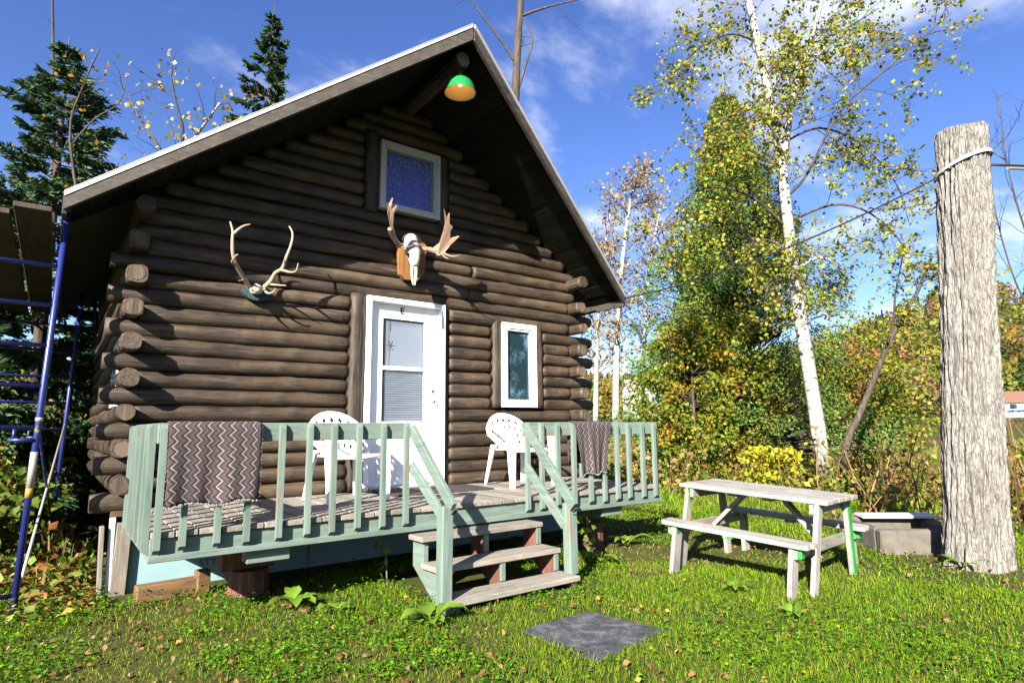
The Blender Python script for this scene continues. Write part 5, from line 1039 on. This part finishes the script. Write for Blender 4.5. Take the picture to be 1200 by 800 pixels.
# rough brush beyond the lawn: stems with dry and green leaves
def brush(name, label, boxes, n, hmin, hmax, cols, w, seed, lsz=.06, per=7, stemmat='dry_leaf', stemcol=(.22, .13, .06)):
    rs = np.random.RandomState(seed); b = []; LP = []; k = 0; V = []; F = []; C = []
    for (x0, x1, y0, y1) in boxes:
        m = int(n * (x1 - x0) * (y1 - y0))
        for _ in range(m):
            x = rs.uniform(x0, x1); y = rs.uniform(y0, y1)
            if vnoise(x * .7, y * .7, seed) < -.35: continue
            h = rs.uniform(hmin, hmax) * (1 + .4 * vnoise(x * .5, y * .5, seed + 3.)); d = np.array([rs.normal(0, .25), rs.normal(0, .25), 1]); B = branch_pts((x, y, float(gz(x, y)) - .02), d, h, 3, .18, rs)
            wv = rs.uniform(.004, .009) * (1 + h * .3); a = rs.uniform(0, 3.14); s = np.array([math.cos(a), math.sin(a), 0]) * wv
            for i in range(3): o = len(V); V += [B[i] - s, B[i] + s, B[i + 1] + s * .7, B[i + 1] - s * .7]; F.append((o, o + 1, o + 2)); F.append((o, o + 2, o + 3)); C += [np.array(stemcol) * rs.uniform(.5, 1.4)] * 4
            for _q in range(per): q, _d = along(B, rs.uniform(.2, 1)); LP.append(q + rs.normal(0, .07, 3))
    LP = np.array(LP); m = len(LP); me0 = leafmesh('tmp', LP, lsz * rs.uniform(.6, 1.4, m), palette(m, cols, w, .22, rs), 1.4, None, .2, .2, rs)
    lv = np.zeros(len(me0.vertices) * 3, np.float32); me0.vertices.foreach_get('co', lv); lf = np.zeros(len(me0.loops), np.int32); me0.loops.foreach_get('vertex_index', lf); lc_ = np.zeros(len(me0.vertices) * 4, np.float32); me0.color_attributes['col'].data.foreach_get('color', lc_); bpy.data.meshes.remove(me0)
    me = npmesh(name, *joinm([(np.array(V), np.array(F), np.array(C)), (lv.reshape(-1, 3), lf.reshape(-1, 3), lc_.reshape(-1, 4)[:, :3])]))
    return tag(link(name, me, 'leaf'), label, 'brush', kind='stuff')
brush('brush', 'tangle of brown and green weeds behind the concrete curb and dead trunk', [(8.0, 13.0, -4.2, -.2), (7.0, 9.5, -6.5, -4.0), (6.6, 8.2, -4.0, -2.0)], 34, .5, 1.5, [(.22, .14, .05), (.14, .15, .02), (.30, .18, .05), (.09, .13, .015), (.30, .27, .03)], [4, 3, 2, 3, 1.2], 111)
brush('tall_weeds', 'dry golden weeds and low bushes beyond the porch end', [(6.5, 16, 2.0, 14.0)], 14, .35, 1.1, [(.30, .22, .09), (.20, .19, .03), (.34, .20, .07), (.13, .16, .02)], [4, 3, 2, 2], 112, .08)
brush('undergrowth', 'low green undergrowth beneath the birch and cedar', [(8.5, 14.5, -.8, 3.0)], 26, .25, .8, [(.07, .12, .012), (.14, .17, .02), (.26, .22, .02), (.20, .10, .03)], [4, 3, 2, 1], 113, .08, 8)
brush('forest_floor_plants', 'small green plants among the leaf litter left of the cabin', [(-5.2, -2.4, .2, 7.0)], 26, .12, .55, [(.06, .12, .012), (.12, .16, .02), (.22, .16, .02), (.25, .12, .03)], [4, 3, 1.5, 1.2], 114, .06)
# broad leaved weeds in the lawn
def rosette(name, label, c, nl, L, w, seed, up=.5):
    rs = np.random.RandomState(seed); root = thing(name, label, 'weed', gp(c[0], c[1]), 'broad leaved weeds in the lawn')
    for k in range(nl):
        a = k / nl * 6.283 + rs.normal(0, .3); l = L * rs.uniform(.6, 1.15); ww = w * rs.uniform(.7, 1.2); d = np.array([math.cos(a), math.sin(a), 0]); s = np.array([-d[1], d[0], 0]); b = MB(); vs = []; ns = 7
        for i in range(ns):
            t = i / (ns - 1); ctr = np.array(gp(c[0], c[1])) + d * l * t + np.array([0, 0, .015 + l * up * (t * 1.5 - 1.15 * t * t) * rs.uniform(.95, 1.05)]); q = ww * (math.sin(math.pi * min(.999, .06 + t * .94)) ** .6) * (1 + .18 * math.sin(i * 2.6 + k)) * .5
            if t < .18: q = .006
            vs += [ctr - s * q + np.array([0, 0, q * .35]), ctr, ctr + s * q + np.array([0, 0, q * .35])]
        fs = []
        for i in range(ns - 1):
            for e in (0, 1): fs.append((i * 3 + e, i * 3 + e + 1, i * 3 + e + 4, i * 3 + e + 3))
        me = bpy.data.meshes.new('leaf'); me.from_pydata([tuple(v) for v in vs], [], fs); me.polygons.foreach_set('use_smooth', [True] * len(fs)); at = me.color_attributes.new('col', 'FLOAT_COLOR', 'POINT'); cc = np.array((.13, .22, .025)) * rs.uniform(.7, 1.25)
        for p in at.data: p.color = (*cc, 1)
        link('leaf', me, 'grass', root)
for k, (c, nl, L, w, lab) in enumerate((((-0.494, -2.366, 0.000), 8, .23, .12, 'large leaved burdock at the foot of the left stair post'), ((-1.106, -1.372, 0.000), 9, .26, .11, 'broad leaved weed in the shade before the hanging rug'), ((-0.907, -1.719, 0.000), 6, .16, .09, 'small broad leaved weed between rug and steps'), ((1.527, -0.835, 0.000), 6, .22, .12, 'leafy weed growing behind the open stair treads'), ((1.971, -3.090, 0.000), 7, .20, .06, 'dandelion rosette before the picnic table bench'), ((1.649, -3.775, 0.000), 6, .14, .08, 'small round leaved weed at the picnic table leg'), ((4.179, -4.037, 0.000), 7, .22, .05, 'weed growing at the foot of the dead trunk'), ((2.659, -1.283, 0.000), 8, .28, .10, 'leafy weed in the shade under the porch end'), ((1.810, -1.716, 0.000), 7, .24, .10, 'leafy weed beside the right newel post'))):
    rosette('broad_weed', lab, c, nl, L, w, 120 + k, .75)
for k, (c, h, lab) in enumerate((((-0.270, -1.197, 0.000), .62, 'tall thin weed standing before the left stair stringer'), ((1.850, -1.493, 0.000), .45, 'thin weed with yellowing leaf between newel post and log stub'))):
    rs = np.random.RandomState(140 + k); root = thing('tall_weed', lab, 'weed', gp(c[0], c[1])); B = branch_pts(gp(c[0], c[1]), (.02, 0, 1), h, 6, .06, rs); m = MB(); m.tube(B, [.005, .005, .004, .004, .003, .003, .002], 5); m.build('stem', 'pt_green' if False else 'teal_z', root)
    LP = np.array([along(B, t)[0] + rs.normal(0, .035, 3) for t in np.linspace(.2, 1, 26)]); link('leaves', leafmesh('leaves', LP, .05 * rs.uniform(.6, 1.3, 26), palette(26, [(.12, .20, .02), (.20, .24, .02)], [2, 1], .15, rs), 1.8, None, .3, .3, rs), 'leaf', root)

# ------------------------------------------------------------------ far houses, vehicle and wooded hills
def house(name, label, c, yaw, w, d, h, roofh, wall, roofm, wins):
    root = thing(name, label, 'house', c); R3 = Matrix.Rotation(yaw, 3, 'Z')
    def T(p): return tuple(Vector(c) + R3 @ Vector(p))
    def bx(nm, ctr, size, mat, par): m = MB(); m.box(T(ctr), size, R3, .01); return m.build(nm, mat, par)
    wl = bx('wall', (0, 0, h / 2), (w, d, h), wall, root)
    m = MB(); e = .45; m.prism([T((-w / 2 - e, -d / 2 - e, h - .1)), T((-w / 2 - e, 0, h + roofh)), T((-w / 2 - e, d / 2 + e, h - .1)), T((-w / 2 - e, d / 2 + e, h - .28)), T((-w / 2 - e, 0, h + roofh - .2)), T((-w / 2 - e, -d / 2 - e, h - .28))], R3 @ Vector((w + 2 * e, 0, 0))); m.build('roof', roofm, root, fix=True)
    m = MB(); m.prism([T((-w / 2, -d / 2 + .05, h)), T((-w / 2, 0, h + roofh - .22)), T((-w / 2, d / 2 - .05, h))], R3 @ Vector((w, 0, 0))); m.build('gable', wall, root, fix=True)
    for (x, z, ww, hh, nm) in wins:
        wf = bx(nm, (x, -d / 2 - .02, z), (ww + .25, .06, hh + .25), 'white_paint', root); bx('pane', (x, -d / 2 - .06, z), (ww, .03, hh), 'streaky_glass', wf)
    return root
M['house_white'] = plain('house_white', (.78, .78, .77), .6, .3, 0, 2, .05); M['house_roof'] = plain('house_roof', (.16, .085, .06), .8, .2, 0, 6, .3); M['house_pink'] = plain('house_pink', (.42, .30, .25), .8, .2, 0, 4, .25)
hc = (86.232, 68.203, 2.942); yw = -.62
house('white_house', 'white two storey house far away between porch end and saplings', hc, yw, 9.5, 7, 5.2, 2.0, 'house_white', 'house_pink', [(-3.0, 1.3, 1.0, 1.3, 'window'), (-.6, 1.1, 1.0, 2.1, 'door'), (2.4, 1.4, 1.3, 1.3, 'window'), (-2.2, 3.9, 1.0, 1.1, 'window'), (1.6, 3.9, 1.0, 1.1, 'window')])
hc2 = (98.051, 69.458, 2.655); house('low_white_house', 'low white house with brown roof half hidden by the maple saplings', hc2, yw, 11, 6, 2.6, 2.2, 'house_white', 'house_roof', [(-3, 1.4, 1.2, 1.2, 'window'), (0, 1.4, 1.2, 1.2, 'window'), (3, 1.4, 1.2, 1.2, 'window')])
hc3 = (119.570, 21.569, 2.550); house('brown_roof_house', 'low house with brown roof at the right edge beyond the dead trunk', hc3, -.95, 9, 6, 2.3, 1.6, 'house_white', 'house_roof', [(-2.5, 1.3, 1.0, 1.0, 'window'), (1, 1.3, 1.0, 1.0, 'window')])
def car(name, label, c, yaw, body, L=4.4):
    root = thing(name, label, 'car', c); R3 = Matrix.Rotation(yaw, 3, 'Z')
    def T(p): return Vector(c) + R3 @ Vector(p)
    m = MB(); prof = [(-L / 2, .35), (-L / 2, .85), (-L / 2 + .9, .95), (-L / 2 + 1.5, 1.42), (L / 2 - 1.1, 1.45), (L / 2 - .35, .95), (L / 2, .85), (L / 2, .35)]; m.prism([T((x, -.85, z)) for x, z in prof], R3 @ Vector((0, 1.7, 0))); m.build('body', body, root, fix=True)
    m = MB(); m.prism([T((x, -.87, z)) for x, z in [(-L / 2 + 1.1, .98), (-L / 2 + 1.58, 1.36), (L / 2 - 1.2, 1.38), (L / 2 - .7, .98)]], R3 @ Vector((0, 1.74, 0))); m.build('windows', 'streaky_glass', root, fix=True)
    for x in (-L / 2 + .8, L / 2 - .8):
        for y in (-.84, .84): m = MB(); m.tube([T((x, y - .1, .32)), T((x, y + .1, .32))], .33, 14); m.build('wheel', 'black', root)
    return root
M['car_dark'] = plain('car_dark', (.05, .06, .07), .25, .5); cc1 = (78.647, 58.798, 2.607); car('parked_car', 'dark car parked before the far white house', cc1, yw, 'car_dark'); cc2 = (99.408, 17.938, 1.808); car('parked_car', 'white van at the right edge beyond the dead trunk', cc2, -.9, 'house_white', 5.0)
# wooded hillside
rs = np.random.RandomState(201); NT_ = 4600; r = rs.uniform(165, 520, NT_) ; az = np.radians(rs.uniform(-35, 100, NT_)); x = CAM.x + r * np.sin(az); y = CAM.y + r * np.cos(az); z = gz(x, y); keep = np.ones(NT_, bool); keep &= ~((r < 190) & (rs.rand(NT_) < .6)); x, y, z, r = x[keep], y[keep], z[keep], r[keep]; nT = len(x)
per = 75; H = rs.uniform(7, 13, nT); kind = rs.choice(5, nT, p=[.28, .25, .22, .13, .12]); base_c = np.array([(.05, .085, .018), (.24, .20, .03), (.17, .19, .025), (.30, .13, .035), (.20, .12, .05)])[kind]; conif = kind == 0
t = rs.rand(nT, per); a = rs.uniform(0, 6.283, (nT, per)); rad_ = np.where(conif[:, None], (1 - t) * .24 * H[:, None], np.sin(np.pi * (.12 + t * .86)) * .34 * H[:, None]) * np.sqrt(rs.rand(nT, per)) 
P = np.stack([x[:, None] + rad_ * np.cos(a), y[:, None] + rad_ * np.sin(a), z[:, None] + H[:, None] * (.12 + .88 * t)], -1).reshape(-1, 3); col = np.repeat(base_c, per, 0) * rs.uniform(.55, 1.4, (nT * per, 1)); me = leafmesh('hill_forest', P, np.repeat(H, per) * .10 * rs.uniform(.6, 1.3, nT * per), col, 1.3, None, .1, .2, rs)
tag(link('hill_forest', me, 'leaf'), 'distant hillside woods in green, yellow and rust', 'forest', kind='stuff')
